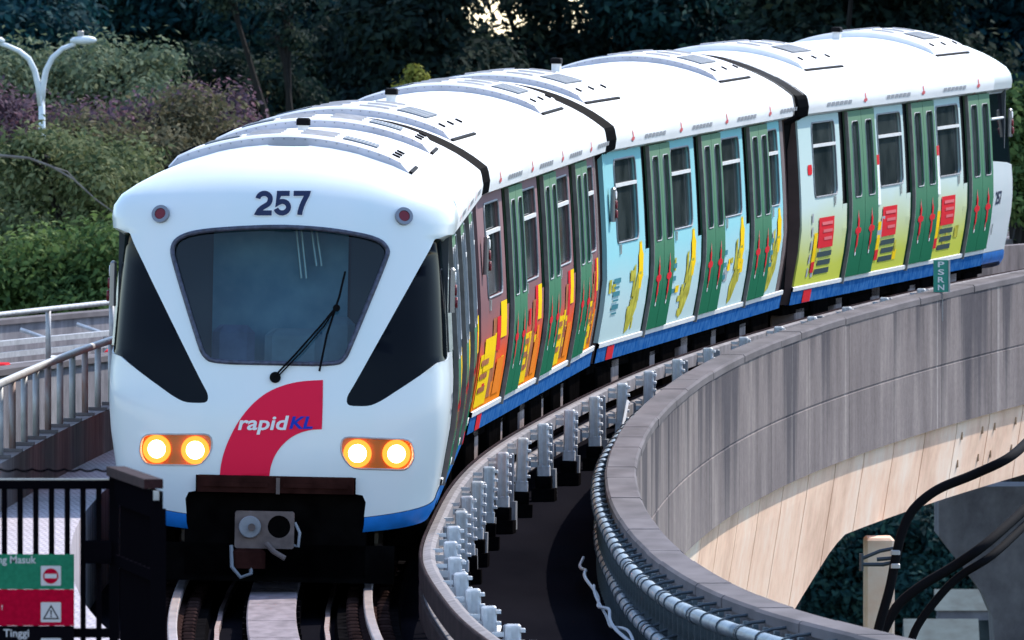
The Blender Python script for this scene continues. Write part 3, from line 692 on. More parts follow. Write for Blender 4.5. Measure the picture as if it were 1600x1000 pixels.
def flip(fs): return [tuple(reversed(f)) for f in fs]

ROOFP = [(a, z) for a, z in [(hw(z), z) for z in (2.79,2.825,2.88,2.93,2.98,3.02,3.06,3.10,3.15,3.21,3.27,3.33,3.38,3.42,3.455,3.48,3.495)]]
def roof_outline(shrink=0.0, zlow=2.79):
    r = [(a-shrink, z-shrink*.6) for a, z in ROOFP if z >= zlow]; return r+[(0, 3.5-shrink)]+[(-a, z) for a, z in reversed(r)]
def roof_z(x): return 1.3+math.sqrt(4.84-(x/WS)**2)

def make_roof(root, y0, y1, name='roof'):
    prof = [(1.10,2.80)]+roof_outline()+[(-1.10,2.80)]
    m = MB(); m.sweep([[Vector((a, y, z)) for a, z in prof] for y in (y0, y1)])
    m.f = [tuple(f) for f in m.f]
    for y in (y0, y1): k = len(m.v); m.v += [(a, y, z) for a, z in prof]; m.f.append(tuple(range(k, k+len(prof))))
    o = m.build(name, 'roofwhite', root); return o
def shade_auto(o, ang=35):
    me = o.data; me.polygons.foreach_set('use_smooth', [True]*len(me.polygons))
    try: me.set_sharp_from_angle(angle=R(ang))
    except Exception: pass
def ac_unit(root, y0, y1):
    H = .078; xs = np.linspace(-.98, .98, 25); m = MB(); ys = [y0, y0+.05, y1-.05, y1]
    def top(x):
        e = min(1, (1-abs(x)/.98)/.10); return roof_z(x)+.012+(H-.012)*max(0, e)**.6
    rows = []
    for y in ys:
        low = y in (y0, y1)
        rows.append([Vector((x, y, (roof_z(x)+.0 if low else top(x)))) for x in xs])
    # upright front and rear faces
    rows2 = [[Vector((x, y0, roof_z(x)-.02)) for x in xs], [Vector((x, y0, top(x)-.02)) for x in xs], [Vector((x, y0+.03, top(x))) for x in xs], [Vector((x, y1-.03, top(x))) for x in xs], [Vector((x, y1, top(x)-.02)) for x in xs], [Vector((x, y1, roof_z(x)-.02)) for x in xs]]
    m.sweep(rows2); o = m.build('air_conditioner', 'acwhite', root); shade_auto(o, 30)
    fa = MB(); fa.sweep([[Vector((x, y0-.004, roof_z(x)-.01)) for x in xs], [Vector((x, y0-.004, top(x)-.018)) for x in xs]]); fa.build('shade_face', 'shade_face', o)
    for sg in (-1, 1):
        MB().box((sg*.985, (y0+y1)/2, roof_z(.985)+.008), (.03, y1-y0+.04, .022), Matrix.Rotation(sg*.45, 3, 'Y')).build('shadow_line', 'black', o)  # black strip drawn in for the shadow line under the unit's edge
    def on(x, y, dz=.0): return Vector((x, y, top(x)+dz))
    def plate(mb, x0, x1, ya, yb, dz, n=4):
        q = np.linspace(x0, x1, n+1); mb.sweep([[on(x, ya, dz) for x in q], [on(x, yb, dz) for x in q]])
        mb.sweep([[on(x, ya, 0) for x in q], [on(x, ya, dz) for x in q]])
    for sg in (-1, 1):
        g = MB(); a, b = sorted((sg*.42, sg*.70)); plate(g, a, b, y0+.55, y1-.75, .012); g.build('grille', 'grille', o)
        f = MB()
        for k in range(9): xx = sg*(.43+.03*k); f.add([on(xx, y0+.57, .014), on(xx+sg*.012, y0+.57, .014), on(xx+sg*.012, y1-.77, .014), on(xx, y1-.77, .014)], [(0,1,2,3)])
        f.build('grille_fins', 'bracket2', o, kind='stuff')
        for yy in (y0+.35, (y0+y1)/2, y1-.35):
            k = MB(); k.box(on(sg*.86, yy, .006), (.07,.05,.016), Matrix.Rotation(sg*.42, 3, 'Y')); k.build('slot', 'black', o)
        for yy in np.linspace(y0+.4, y1-.5, 3):
            k = MB(); q = np.linspace(sg*.08, sg*.36, 5); k.sweep([[on(x, yy, .004) for x in q], [on(x, yy+.05, .02) for x in q], [on(x, yy+.1, .004) for x in q]]); k.build('roof_rib', 'bracket2', o)
    bolts = MB()
    for x in np.linspace(-.9, .9, 22): bolts.box((x, y0-.004, roof_z(x)+.045), (.010,.008,.010))
    bolts.build('bolts', 'bracket2', o, kind='stuff')
    return o
def roof_vent(root, y):
    m = MB(); m.box((0, y, 3.54), (.09,.14,.12)); o = m.build('roof_vent', 'bracket', root)
    MB().box((0, y, 3.625), (.115,.18,.06), ch=.012).build('vent_cap', 'black', o)

def window(root, sg, y0, y1, z0=1.83, z1=2.70):
    f = side_map(sg); w = MB(); patch(w, rrect(y0+.01, y1-.01, z0+.01, z1-.01, .09), [], f, .3, off=-.025)
    if sg < 0: w.f = flip(w.f)
    o = w.build('window', 'pane', root, smooth=True)
    fr = MB(); lp = densify(rrect(y0, y1, z0, z1, .10), .15); lp2 = densify(rrect(y0, y1, z0, z1, .10), .15)
    ring = [f(a, b, .004) for a, b in lp]; fr.tube(ring+[ring[0]], .011, 5, cap=False); fr.build('window_frame', 'bracket2', o)
    b = MB(); zb = z1-.27; p0, p1 = f(y0+.02, zb, .004), f(y1-.02, zb, .004); b.box((p0+p1)/2, (.024, (p1-p0).length, .036)); b.build('window_bar', 'sill', o)
    t = MB(); p = f(y0+.22, z0-.07, .006); t.box(p, (.02,.09,.10)); t.build('window_catch', 'silver', o)
    return o
def side_panel(root, sg, y0, y1, win, matn):
    f = side_map(sg); m = MB(); holes = [rrect(win[0], win[1], 1.83, 2.70, .10)] if win else []
    patch(m, [(y0,.815),(y1,.815),(y1,2.785),(y0,2.785)], holes, f, .36, rim=.05)
    if sg < 0: m.f = flip(m.f)
    o = m.build('side_panel', matn, root); shade_auto(o, 40)
    if win: window(root, sg, *win)
    return o
def cross_poly(y, z, w, h):
    a = w*.17; b = h*.12; return [(y-a,z-h*.55),(y,z-h*.72),(y+a,z-h*.55),(y+a*.9,z-b),(y+w*.5,z-b*.8),(y+w*.62,z),(y+w*.5,z+b*.8),(y+a*.9,z+b),(y+a,z+h*.4),(y,z+h*.58),(y-a,z+h*.4),(y-a*.9,z+b),(y-w*.5,z+b*.8),(y-w*.62,z),(y-w*.5,z-b*.8),(y-a*.9,z-b)]
ART = ('wrap_print','wrap_lettering','flower','flower_stem','leaf_print','red_box','bar_print')
def decal(parent, sg, poly, matn, name='print', off=.006, step=.3):
    if name in ART: poly = [(a, .84+1.06*(b-.76)) for a, b in poly]
    f = side_map(sg); m = MB(); patch(m, poly, [], f, step, off=off)
    if sg < 0: m.f = flip(m.f)
    return m.build(name, matn, parent)
def rect(y0, y1, z0, z1): return [(y0,z0),(y1,z0),(y1,z1),(y0,z1)]
def doors(root, sg, y0, y1, near, art=True, fill='panel3'):
    """a pair of outside leaves in y0..y1; near = +1 when the dark strip is at y1, -1 when at y0"""
    f = side_map(sg); L = (y1-y0-.42)/2
    s0 = y0 if near < 0 else y1-.40
    k = MB(); patch(k, rect(s0, s0+.40, 1.70, 2.785), [], f, .4, off=-.035); k.build('door_pocket', 'black', root)
    k = MB(); patch(k, rect(s0+(.30 if near < 0 else 0), s0+(.40 if near < 0 else .10), .815, 1.70), [], f, .4, off=-.03); k.build('door_pocket', 'black', root)
    k = MB(); q0 = s0 if near < 0 else s0+.10; patch(k, rect(q0, q0+.30, .815, 1.70), [], f, .4, off=-.004); k.build('door_side_panel', fill, root)
    a = y0+(.42 if near < 0 else 0)
    for i in range(2):
        b0, b1 = a+i*L+.012, a+(i+1)*L-.012; c = (b0+b1)/2
        m = MB(); hole = rrect(c-.24, c+.24, 1.76, 2.66, .07); patch(m, [(b0,.815),(b1,.815),(b1,2.785),(b0,2.785)], [hole], f, .36, rim=.06, off=.035)
        if sg < 0: m.f = flip(m.f)
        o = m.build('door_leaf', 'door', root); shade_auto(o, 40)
        g = MB(); patch(g, rrect(c-.25, c+.25, 1.75, 2.67, .07), [], f, .35, off=.015); g.build('pane', 'pane', o, smooth=True)
        fr = MB(); ring = [f(p, q, .037) for p, q in densify(hole, .2)]; fr.tube(ring+[ring[0]], .007, 4, cap=False); fr.build('pane_seal', 'bracket2', o)
        if art:
            decal(o, sg, cross_poly(c, 1.36, .34, .30), 'print_red', 'red_cross', off=.041)
            decal(o, sg, cross_poly(c+.02, 1.36, .16, .44), 'print_pinkred', 'cross_glow', off=.0385)
            decal(o, sg, rect(c-.03, c+.03, 1.06, 1.10), 'print_white', 'door_mark', off=.041)
    e = a if near < 0 else a+2*L
    b = MB(); zs = np.linspace(.74, 2.78, 14); b.sweep([[f(e-.02, z, .0), f(e-.02, z, .04), f(e+.012, z, .04), f(e+.012, z, .0)] for z in zs]); b.build('door_post', 'post', root)
def sideskirt(root, sg, y0, y1):
    f = side_map(sg); m = MB(); zs = [.60,.64,.70,.755]; m.sweep([[f(y, z, .004) for z in zs] for y in frange(y0, y1, 2.0)])
    m.sweep([[f(y, .60, .004), f(y, .60, -.05)] for y in (y0, y1)]); o = m.build('skirt', 'bluescuff', root)
    m = MB(); m.sweep([[f(y, z, q) for z, q in ((.757,.0),(.760,.018),(.805,.018),(.812,.0))] for y in frange(y0, y1, 2.0)]); m.build('sill', 'sill', root)
def side_lamp(root, sg, y, z):
    f = side_map(sg); h = MB(); p = f(y, z, .045); h.box(p, (.05,.14,.36), ch=.015); o = h.build('door_lamp', 'lampring', root)
    for dz, mm in ((.10,'print_white'),(.0,'lampred'),(-.10,'lampred')):
        MB().disc(f(y, z+dz, .066), (sg,0,0), .045, .02, 12).build('lens', mm, o)
def band_print(root, sg, ys):
    o = None
    for i, y in enumerate(ys):
        g = MB(); pts = cross_poly(y, 2.905, .20, .17); g.add([Vector((sg*(hw(z)+.006), q, z)) for q, z in pts], [tuple(range(len(pts)))]); g.build('band_cross', 'print_pinkred', root)
        t = MB()
        for k in range(6): 
            q = y+1.0+.30*k; t.add([Vector((sg*(hw(z)+.005), a, z)) for a, z in rect(q, q+.24, 2.885, 2.93)], [(0,1,2,3)])
        t.build('band_lettering', 'print_grey', root)
def wheelset(root, y):
    m = MB(); m.box((0,y,.34),(1.5,2.6,.22), ch=.04); m.box((.95,y,.38),(.18,2.5,.2)); m.box((-.95,y,.38),(.18,2.5,.2))
    o = m.build('bogie', 'under', root)
    for dy in (-.85,.85):
        for sx in (-.75,.75):
            MB().disc((sx-.06,y+dy,.29),(1,0,0),.30,.13,24).build('wheel', 'steel', o)
def underfloor(root, y0, y1):
    MB().box((0,(y0+y1)/2,.62),(2.26,y1-y0,.30)).build('underframe', 'under', root)
    y = y0+.6; k = 0
    while y < y1-1.2:
        w = [1.1,.6,1.5,.45][k % 4]
        for sg in (-1,1):
            MB().box((sg*(1.02-.04*(k % 2)), y+w/2, .34),(.30,w,.38+.06*(k % 3)), ch=.02).build('equipment_box', 'equip' if k % 2 else 'under', root)
        y += w+[.35,.8,.3][k % 3]; k += 1
def bellows(root, y0, y1):
    m = MB(); n = 6; rows = []
    for i in range(n*2+1):
        y = y0+(y1-y0)*i/(n*2); d = -.015 if i % 2 else .035
        pr = [(a-d, z-d*.5) for a, z in roof_outline()]; pr = [(1.15-d,.75)]+[(1.19-d,1.5),(1.16-d,2.4),(1.2-d,2.70)]+pr+[(-1.2+d,2.70),(-1.16+d,2.4),(-1.19+d,1.5),(-1.15+d,.75)]
        rows.append([Vector((a, y, z)) for a, z in pr])
    m.sweep(rows); m.build('bellows', 'black', root)
def end_post(root, sg, y0, y1):
    f = side_map(sg); m = MB(); zs = np.linspace(.757, 2.785, 9)
    m.sweep([[f(y, z, -d) for z in zs] for y, d in ((y0,.0),(y0+(y1-y0)*.6,.01),(y1,.07),(y1+.02,.35))]); o = m.build('end_post', 'brown', root); shade_auto(o, 40)

def art2(root, sg, y0, y1, full):
    w = y1-y0; a = y0+.12
    scatter(root, sg, y0, y1, ['print_red','print_yellow','print_orange','print_brown'], 8, int(y0*10)+2)
    decal(root, sg, rect(a, a+w*.42, .76, 1.22), 'print_yellow', 'wrap_print')
    if full: decal(root, sg, rect(y0+.5, y0+1.8, 1.06, 1.35), 'print_yellow', 'wrap_print', off=.008)
    decal(root, sg, rect(a+w*.42, a+w*.60, .80, 1.50), 'print_brown', 'wrap_print')
    decal(root, sg, rect(a+w*.55, a+w*.70, 1.20, 1.62 if not full else 1.5), 'print_red', 'wrap_print', off=.008)
    decal(root, sg, rect(a+w*.70, y1-.1, 1.30, 1.62), 'print_yellow', 'wrap_print', off=.008)
    decal(root, sg, rect(a+w*.66, y1-.12, .80, 1.12), 'print_orange', 'wrap_print', off=.008)
    for k in range(3): decal(root, sg, rect(a+.1, a+w*.3, 1.12-.12*k, 1.17-.12*k), 'print_brown', 'wrap_lettering', off=.011)
def art3(root, sg, y0, y1, full):
    w = y1-y0; c = y1-.42
    scatter(root, sg, y0, y1, ['print_olive','print_yellow','print_grey','print_olive'], 7, int(y0*10))
    decal(root, sg, [(c+.17*math.cos(t)*(1+.25*(k % 2)), 1.42+.22*math.sin(t)*(1+.25*(k % 2))) for k, t in enumerate(np.linspace(0, 2*math.pi, 17)[:-1])], 'print_yellow', 'flower')
    decal(root, sg, [(c-.04,1.36),(c+.05,1.36),(c-.05,1.0),(c-.45,.80),(c-.75,.76),(c-.80,.95),(c-.5,1.1),(c-.25,1.35)], 'print_olive', 'flower_stem')
    decal(root, sg, [(c-.55,1.42),(c-.38,1.45),(c-.42,1.15),(c-.62,1.10)], 'print_olive', 'leaf_print')
    yy = y0+(.55 if full else .10)
    for k in range(3): decal(root, sg, rect(yy, yy+(.55 if full else .34), 1.30-.13*k, 1.35-.13*k), 'print_teal', 'wrap_lettering')
    if full:
        for k in range(3): decal(root, sg, rect(yy+.05, yy+.48, 1.25-.13*k, 1.27-.13*k), 'print_teal', 'wrap_lettering')
def scatter(root, sg, y0, y1, mats, n, seed):
    k = random.Random(seed)
    for i in range(n):
        y = k.uniform(y0+.1, y1-.45); z = k.uniform(.78, 1.30); decal(root, sg, rect(y, y+k.uniform(.10,.34), z, z+k.uniform(.05,.16)), k.choice(mats), 'wrap_print', off=.0045+.0004*i)
def art4(root, sg, y0, y1, full):
    scatter(root, sg, y0, y1, ['print_olive','print_grey','print_yellow'], 4, int(y0*10)+1)
    c = (y0+y1)/2+(.1 if not full else -.3)
    decal(root, sg, rect(c-.5, c+.55, 1.12, 1.46), 'print_red', 'red_box')
    for k in range(3): decal(root, sg, rect(c-.38, c+.36-.1*k, 1.375-.085*k, 1.41-.085*k), 'print_pinkred', 'wrap_lettering', off=.010)
    for k in range(3): decal(root, sg, rect(c-.5, c+.52-.12*(k % 2), 1.02-.095*k, 1.08-.095*k), 'print_dark', 'wrap_lettering')
    decal(root, sg, rect(c+.62, c+.85, .92, 1.30), 'print_yellow', 'bar_print'); decal(root, sg, rect(c+.62, c+.85, .86, .98), 'print_red', 'bar_print', off=.010)
    for k in range(5): decal(root, sg, rect(c+.95, c+1.05, .82+.15*k, .92+.15*k), 'print_grey', 'wrap_lettering')
    if not full:
        decal(root, sg, rect(y1-.30, y1-.06, 1.62, 2.22), 'print_white', 'tall_bar_print', off=.010); decal(root, sg, rect(y1-.30, y1-.06, 2.10, 2.22), 'print_red', 'tall_bar_print', off=.012)
    else: decal(root, sg, rrect(y1-.8, y1-.5, 2.10, 2.22, .05), 'print_red', 'red_badge')

LB = 16.55
def skirt_marks(root, sg, y):
    decal(root, sg, rect(y, y+.55, .605, .75), 'print_red', 'red_tag', off=.012)
def arcp(cx, cy, rx, ry, a0, a1, n=10): return [(cx+rx*math.cos(R(a0+(a1-a0)*i/n)), cy+ry*math.sin(R(a0+(a1-a0)*i/n))) for i in range(n+1)]
G2 = arcp(.5,.68,.37,.235,175,0,10)+arcp(.48,.68,.39,.30,-12,-50,4)+[(.40,.31),(.22,.19),(.135,.09),(.16,.088),(.98,.088)]
G5 = [(.90,.912),(.27,.912),(.175,.47)]+arcp(.48,.33,.38,.245,125,-165,14)
G7 = [(.04,.912),(.88,.912),(.86,.86)]+[(.70,.64),(.55,.38),(.46,.15),(.44,.0)]
def stroke(pts, w, grow=0.0):
    P = [Vector(p) for p in pts]
    if grow:
        P[0] = P[0]+(P[0]-P[1]).normalized()*grow; P[-1] = P[-1]+(P[-1]-P[-2]).normalized()*grow
    A, B = [], []
    for i, p in enumerate(P):
        t0 = (P[i]-P[i-1]).normalized() if i else (P[1]-P[0]).normalized(); t1 = (P[i+1]-P[i]).normalized() if i < len(P)-1 else t0
        n0 = Vector((-t0.y, t0.x)); n1 = Vector((-t1.y, t1.x)); n = n0+n1
        n = n.normalized() if n.length > .1 else n0
        k = min(1.6, 1/max(.3, n.dot(n1))); A.append(tuple(p+n*(w/2*k))); B.append(tuple(p-n*(w/2*k)))
    return A+B
def mid_car(name, label, panelm, art, mw):
    root = empty(name, label, 'train car', 'cars of the four-car train', mw=mw)
    make_o = make_roof(root, .50, LB-.02); shade_auto(make_o, 40)
    panels = [(.12,3.28,(.95,2.72)),(5.52,7.83,(5.66,7.36)),(10.07,12.28,(10.2,11.86)),(14.47,15.85,(14.58,15.52))]
    for sg in (1,-1):
        for y0, y1, win in panels: side_panel(root, sg, y0, y1, win, panelm)
        for y0, y1 in ((3.3,5.5),(7.85,10.05),(12.3,14.45)): doors(root, sg, y0, y1, -1, fill=panelm)
        if sg > 0:
            for i, (y0, y1, win) in enumerate(panels): art(root, sg, y0, y1, i == 0)
        sideskirt(root, sg, .12, LB); end_post(root, sg, 15.87, LB); side_lamp(root, sg, .45, 2.25); skirt_marks(root, sg, .9)
        band_print(root, sg, (1.9, 6.0, 10.1, 14.2))
    for y in (.13, LB-.05):
        e = MB(); zs = np.linspace(.6, 2.78, 8); e.sweep([[Vector((-hw(z)+.02,y,z)), Vector((hw(z)-.02,y,z))] for z in zs]); e.build('end_wall', 'brown', root)
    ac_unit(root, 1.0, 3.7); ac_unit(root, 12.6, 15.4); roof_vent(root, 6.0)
    underfloor(root, .3, LB-.2); wheelset(root, 3.0); wheelset(root, 13.5); bellows(root, -.55, .52)
    return root
def end_car(name, label, panelm, art, mw, lit, artside, near):
    root = empty(name, label, 'train car', 'cars of the four-car train', mw=mw)
    # --- moulded nose: one white shell with openings, laid out on the surface
    ws_px = [(272,384),(281,369),(310,359),(370,354),(437,351.5),(490,354),(535,359),(591,370),(608,386),(606,400),(554,533),(545,555),(531,564),(437,562),(341,560),(327,550),(320,535),(276,405)]
    ws = []
    wp = ws_px
    for _ in range(2): wp = [q for i in range(len(wp)) for q in ((wp[i][0]*.75+wp[(i+1) % len(wp)][0]*.25, wp[i][1]*.75+wp[(i+1) % len(wp)][1]*.25), (wp[i][0]*.25+wp[(i+1) % len(wp)][0]*.75, wp[i][1]*.25+wp[(i+1) % len(wp)][1]*.75))]
    for px, py in densify(wp, 14): ws.append(flS(px, py))
    tri_r = [flS(686,369)] if False else None
    def tri(sg):
        def q(px, py): x, z = fl(px, py); return (s_of_x(sg*abs(x), z), z)
        base = [q(681-(681-566)*k/7, 371+(585-371)*k/7) for k in range(8)]+[q(557,601), q(549,615), q(550,628), q(585,629), q(604,620), q(627,605), q(650,590), q(672,575), q(688,563)]
        zc = 1.86
        base += [(s_of_y(.95, zc, sg), 1.875), (s_of_y(1.6, zc, sg), 1.90), (s_of_y(2.16, zc, sg), 1.92), (s_of_y(2.16, 2.75, sg), 2.765)]
        base += [(s_of_y(1.4, 2.76, sg), 2.765), (s_of_y(1.0, 2.76, sg), 2.765)]
        return rpoly(base, [.02]+[0]*8+[.03,.05,.05,.04,0,0,0,.02,.06,.05,.03,.03,0,0], 3)
    tR, tL = tri(1), tri(-1)
    def hl(sg):
        cx = sg*(598-442)/195; cz = HC-(700-110)/195; p = [(cx-.285,cz+.135),(cx+.27,cz+.12),(cx+.295,cz-.03),(cx+.24,cz-.122),(cx-.20,cz-.115),(cx-.29,cz+.0)] if sg > 0 else [(cx+.285,cz+.135),(cx-.27,cz+.12),(cx-.295,cz-.03),(cx-.24,cz-.122),(cx+.20,cz-.115),(cx+.29,cz+.0)]
        return [(s_of_x(x, z), z) for x, z in rpoly(p, .07, 3)]
    hR, hL = hl(1), hl(-1)
    zlow = lambda s: .43+.17*min(1, abs(s))**2.5
    zblue = lambda s: .545+.212*min(1, abs(s))**2.2
    S = np.linspace(-2, 2, 81)
    cut = [(s_of_x(.70,.5), .70), (s_of_x(.69,.74), .755), (s_of_x(.635,.76), .765), (s_of_x(.635,.89), .895)]
    cl = cut+[(-a, b) for a, b in reversed(cut)]
    sR = cut[0][0]
    low_r = [(float(s), zblue(s)) for s in S if s > sR+.02]; low_l = [(float(s), zblue(s)) for s in S if s < -sR-.02]
    top = 3.494
    outline = low_l+[(-sR, zblue(sR))]+[(-sR,.70)]+[(a, b) for a, b in reversed(cl)][1:-1]+[(sR,.70),(sR, zblue(sR))]+low_r+[(2,2.4),(2,2.785),(2,2.825),(2,3.06),(2,3.3),(2,top),(-2,top),(-2,3.3),(-2,3.06),(-2,2.825),(-2,2.785),(-2,2.4)]
    m = MB(); patch(m, outline, [ws, tR, tL, hR, hL], nose_map, .085, edge=.07, extra_v=(2.785,2.80,2.825,2.86,2.9,3.45,3.475))
    for lp in (ws, tR, tL, hR, hL, outline[:0]):
        if not lp: continue
        d = densify(lp, .06); a = [nose_map(u, v, 0) for u, v in d]; b = [nose_map(u, v, -.03) for u, v in d]; n = len(d); m.add(a+b, [(i,(i+1) % n, n+(i+1) % n, n+i) for i in range(n)])
    shell = m.build('front_shell', 'white', root); shade_auto(shell, 38)
    for sg in (1,-1):
        m = MB(); ss = [sR+.001]+[float(s) for s in S if s > sR+.02]
        m.sweep([[nose_map(sg*s, zblue(s)-.003, .006), nose_map(sg*s, (zblue(s)+zlow(s))/2, .010), nose_map(sg*s, zlow(s), -.02), nose_map(sg*s, zlow(s), -.2)] for s in ss])
        o = m.build('front_skirt', 'blue', root); shade_auto(o, 40)
    for t in (tR, tL):
        m = MB(); patch(m, t, [], nose_map, .09, off=-.012, edge=.07); m.build('cab_side_window', 'blackglass', root, smooth=True)
        sg = 1 if t is tR else -1
        for yy in ((1.05, 1.62) if lit else ()):
            b = MB(); b.tube([nose_map(s_of_y(yy, z, sg), z, .0) for z in np.linspace(1.88, 2.76, 8)], .022, 6); b.build('window_pillar', 'silver', root)
        b = MB(); b.tube([nose_map(s_of_y(yy, 2.45, sg), 2.45, .004) for yy in np.linspace(1.15, 2.1, 5)], .018, 6); b.build('window_bar', 'sill', root)
        side_lamp(root, sg, .85, 2.38)
    # windscreen
    m = MB(); patch(m, ws, [], nose_map, .09, off=-.022, edge=.07); g = m.build('windscreen', 'glass', root, smooth=True)
    m = MB(); ring = [nose_map(u, v, .002) for u, v in densify(ws, .05)]; m.tube(ring+[ring[0], ring[1]], .019, 8, cap=False); m.build('windscreen_seal', 'navyrim', g, smooth=True)
    arm = MB(); P = lambda px, py, o=.05: nose_map(*flS(px, py), o)
    arm.tube([P(437,583,.03), P(470,548,.06), P(505,508,.06), P(531,475,.05)], .009, 6); arm.tube([P(444,581,.03), P(480,544,.06), P(512,506,.06), P(528,480,.05)], .007, 6); arm.disc(P(438,584,.0), (0,-1,.1), .045, .03, 14); arm.disc(P(530,478,.035),(0,-1,0),.03,.03,10)
    wip = arm.build('wiper_arm', 'black', root)
    bl = MB(); bl.tube([P(542,422,.03), P(534,460,.03), P(528,480,.035), P(516,520,.03), P(506,575,.03)], .009, 6); bl.build('wiper_blade', 'black', wip)
    # cab interior seen through the windscreen
    MB().box((0,1.2,1.22),(2.2,1.2,.06)).box((0,2.1,3.05),(1.9,1.3,.05)).build('cab_floor', 'interior', root)
    b = MB(); b.box((-.02,1.0,2.2),(1.08,.04,1.75)); b.build('lit_cab_panel', 'litpanel', root)  # pale panel added to imitate the lit compartment further back
    for sg in (-1,1): MB().box((sg*.93,1.05,2.1),(.78,.05,1.7)).build('cab_wall', 'interior', root)
    for x, mm, w, h in ((-.38,'seatviolet',.34,.62),(.10,'seat',.46,.60),(.46,'seat',.26,.70)):
        st = MB(); st.box((x,.78,1.45+h/2),(w,.14,h), ch=.06); st.build('cab_seat', mm, root)
    for x in (.10,.14,.22,.26):
        st = MB(); st.tube([(x,.86,2.85),(x+.05,.84,2.45+.1*(x>.2))], .012, 6); st.build('grab_strap', 'silver', root)
    # headlights
    for sg, loop in ((1,hR),(-1,hL)):
        m = MB(); patch(m, loop, [], nose_map, .12, off=-.025, edge=.05); o = m.build('headlight', 'bezel', root, smooth=True)
        fr = MB(); ring = [nose_map(u, v, .0) for u, v in densify(loop, .05)]; fr.tube(ring+[ring[0]], .008, 5, cap=False); fr.build('bezel_rim', 'galv', o)
        cx = sg*(598-442)/195; cz = HC-(699-110)/195
        for dx in (-.155,.155):
            x = cx+dx; p = nose_map(s_of_x(x, cz), cz, -.015); n = (nose_map(s_of_x(x, cz), cz, .1)-nose_map(s_of_x(x, cz), cz, 0)).normalized()*.5+Vector((0,-.5,0))
            MB().disc(p, n, .112, .022, 28, r_in=.072).build('lamp_ring', 'glowring' if lit else 'lampring', o)
            MB().disc(p, n, .072, .018, 28).build('lamp_lens', 'headlamp' if lit else 'lampring', o)
    for sg, px, py in ((-1,254,333),(1,630,337)):
        u = flS(px, py); p = nose_map(*u, 0); n = nose_map(*u, .1)-p
        o = MB().disc(p, n, .072, .03, 24, r_in=.046).build('marker_lamp', 'lampring', root); MB().disc(p, n, .046, .026, 20).build('lamp_lens', 'lampred', o)
    # number and logo (flat print following the shell)
    def print_text(body, x0, x1, y0, y1, mm, name, bold=.02, shear=0, off=.006, parent=root):
        vs, fs = text2d(body, 1.0, bold, shear); vv = fit_text(vs, x0, x1, -y1, -y0); mb = MB()
        mb.add([nose_map(*flS(a, -b), off) for a, b in vv], fs); return mb.build(name, mm, parent)
    def digits(wid, mm, name, off, grow):
        mb = MB()
        for path, x0 in ((G2, 400.5), (G5, 429.5), (G7, 458)):
            st = stroke([(x0+x*26, 298+(1-y)*36) for x, y in path], wid, grow)
            n = len(st)//2; mb.add([nose_map(*flS(*q), off) for q in st], [(i, i+1, n+i+1, n+i) for i in range(n-1)])
        mb.build(name, mm, root)
    digits(10.6, 'print_white', 'number_edge', .005, 1.4); digits(7.8, 'numblue', 'number', .009, 0)
    outer = [(355,738),(357,718),(362,697),(371,674),(384,650),(402,627),(425,608),(452,596),(480,590),(512,588)]
    inner = [(432,738),(434,722),(440,705),(450,690),(464,677),(480,669),(496,665),(512,664)]
    def smooth(pl):
        q = []
        for i in range(len(pl)-1):
            p0, p1, p2, p3 = (Vector(pl[max(0,min(len(pl)-1,k))]) for k in (i-1,i,i+1,i+2))
            q += [tuple(.5*((2*p1)+(p2-p0)*u+(2*p0-5*p1+4*p2-p3)*u*u+(3*p1-p0-3*p2+p3)*u**3)) for u in (0,.25,.5,.75)]
        return q+[pl[-1]]
    outer, inner = smooth(outer), smooth(inner)
    m = MB(); patch(m, [flS(a, b) for a, b in outer]+[flS(a, b) for a, b in reversed(inner)], [], nose_map, .07, off=.005, edge=.05); lg = m.build('logo', 'logored', root, smooth=True)
    print_text('rapid', 382, 461, 643, 672, 'print_white', 'logo_lettering', bold=.022, shear=.18, off=.010, parent=lg)
    print_text('KL', 461.5, 498, 644, 663.5, 'print_blue', 'logo_lettering', bold=.03, shear=.22, off=.010, parent=lg)
    # small number low on the cab side
    for sg in (1,-1):
        vs, fs = text2d('257', 1.0, .03); vv = fit_text(vs, 0, 1, 0, 1); mb = MB(); ss = [s_of_y(1.45+.5*(a if sg > 0 else 1-a), 1.4, sg) for a, b in vv]
        mb.add([nose_map(s, 1.36+.17*b, .006) for s, (a, b) in zip(ss, vv)], fs); mb.build('side_number', 'numblue', root)
        decal(root, sg, rect(1.95,2.0,.98,1.12), 'print_dark', 'side_mark', off=.012)
    # coupler bay
    m = MB(); m.box((0,.42,.42),(1.44,.5,.66)); m.box((0,.30,.82),(1.25,.44,.12)); m.box((0,.22,.20),(1.9,.10,.30)); m.build('coupler_bay', 'under', root)
    m = MB(); m.box((0,.02,.83),(1.25,.07,.135), ch=.012); o = m.build('coupler_flap', 'coupbrown', root)
    for x in (-.32,.32): MB().box((x,-.020,.825),(.52,.02,.035)).build('flap_rib', 'coupbrown', o)
    MB().box((.02,-.022,.82),(.03,.02,.13)).build('flap_hinge', 'castgrey', o)
    cx, cz = -.075, .48
    m = MB(); 
    holes = [[(cx+.115+.090*math.cos(t), cz+.025+.090*math.sin(t)) for t in np.linspace(0, 2*math.pi, 25)[:-1]]]
    patch(m, rrect(cx-.235, cx+.235, cz-.15, cz+.145, .02), holes, lambda u, v, o=0.0: Vector((u, -.22-o, v)), .2, rim=.06, edge=.2); cp = m.build('coupler_head', 'castgrey', root)
    MB().disc((cx-.115,-.215,cz+.02),(0,-1,0),.088,.06,24).build('coupler_cone', 'bracket2', cp); MB().disc((cx-.10,-.27,cz+.02),(0,-1,0),.03,.03,12).build('coupler_pin', 'castgrey', cp)
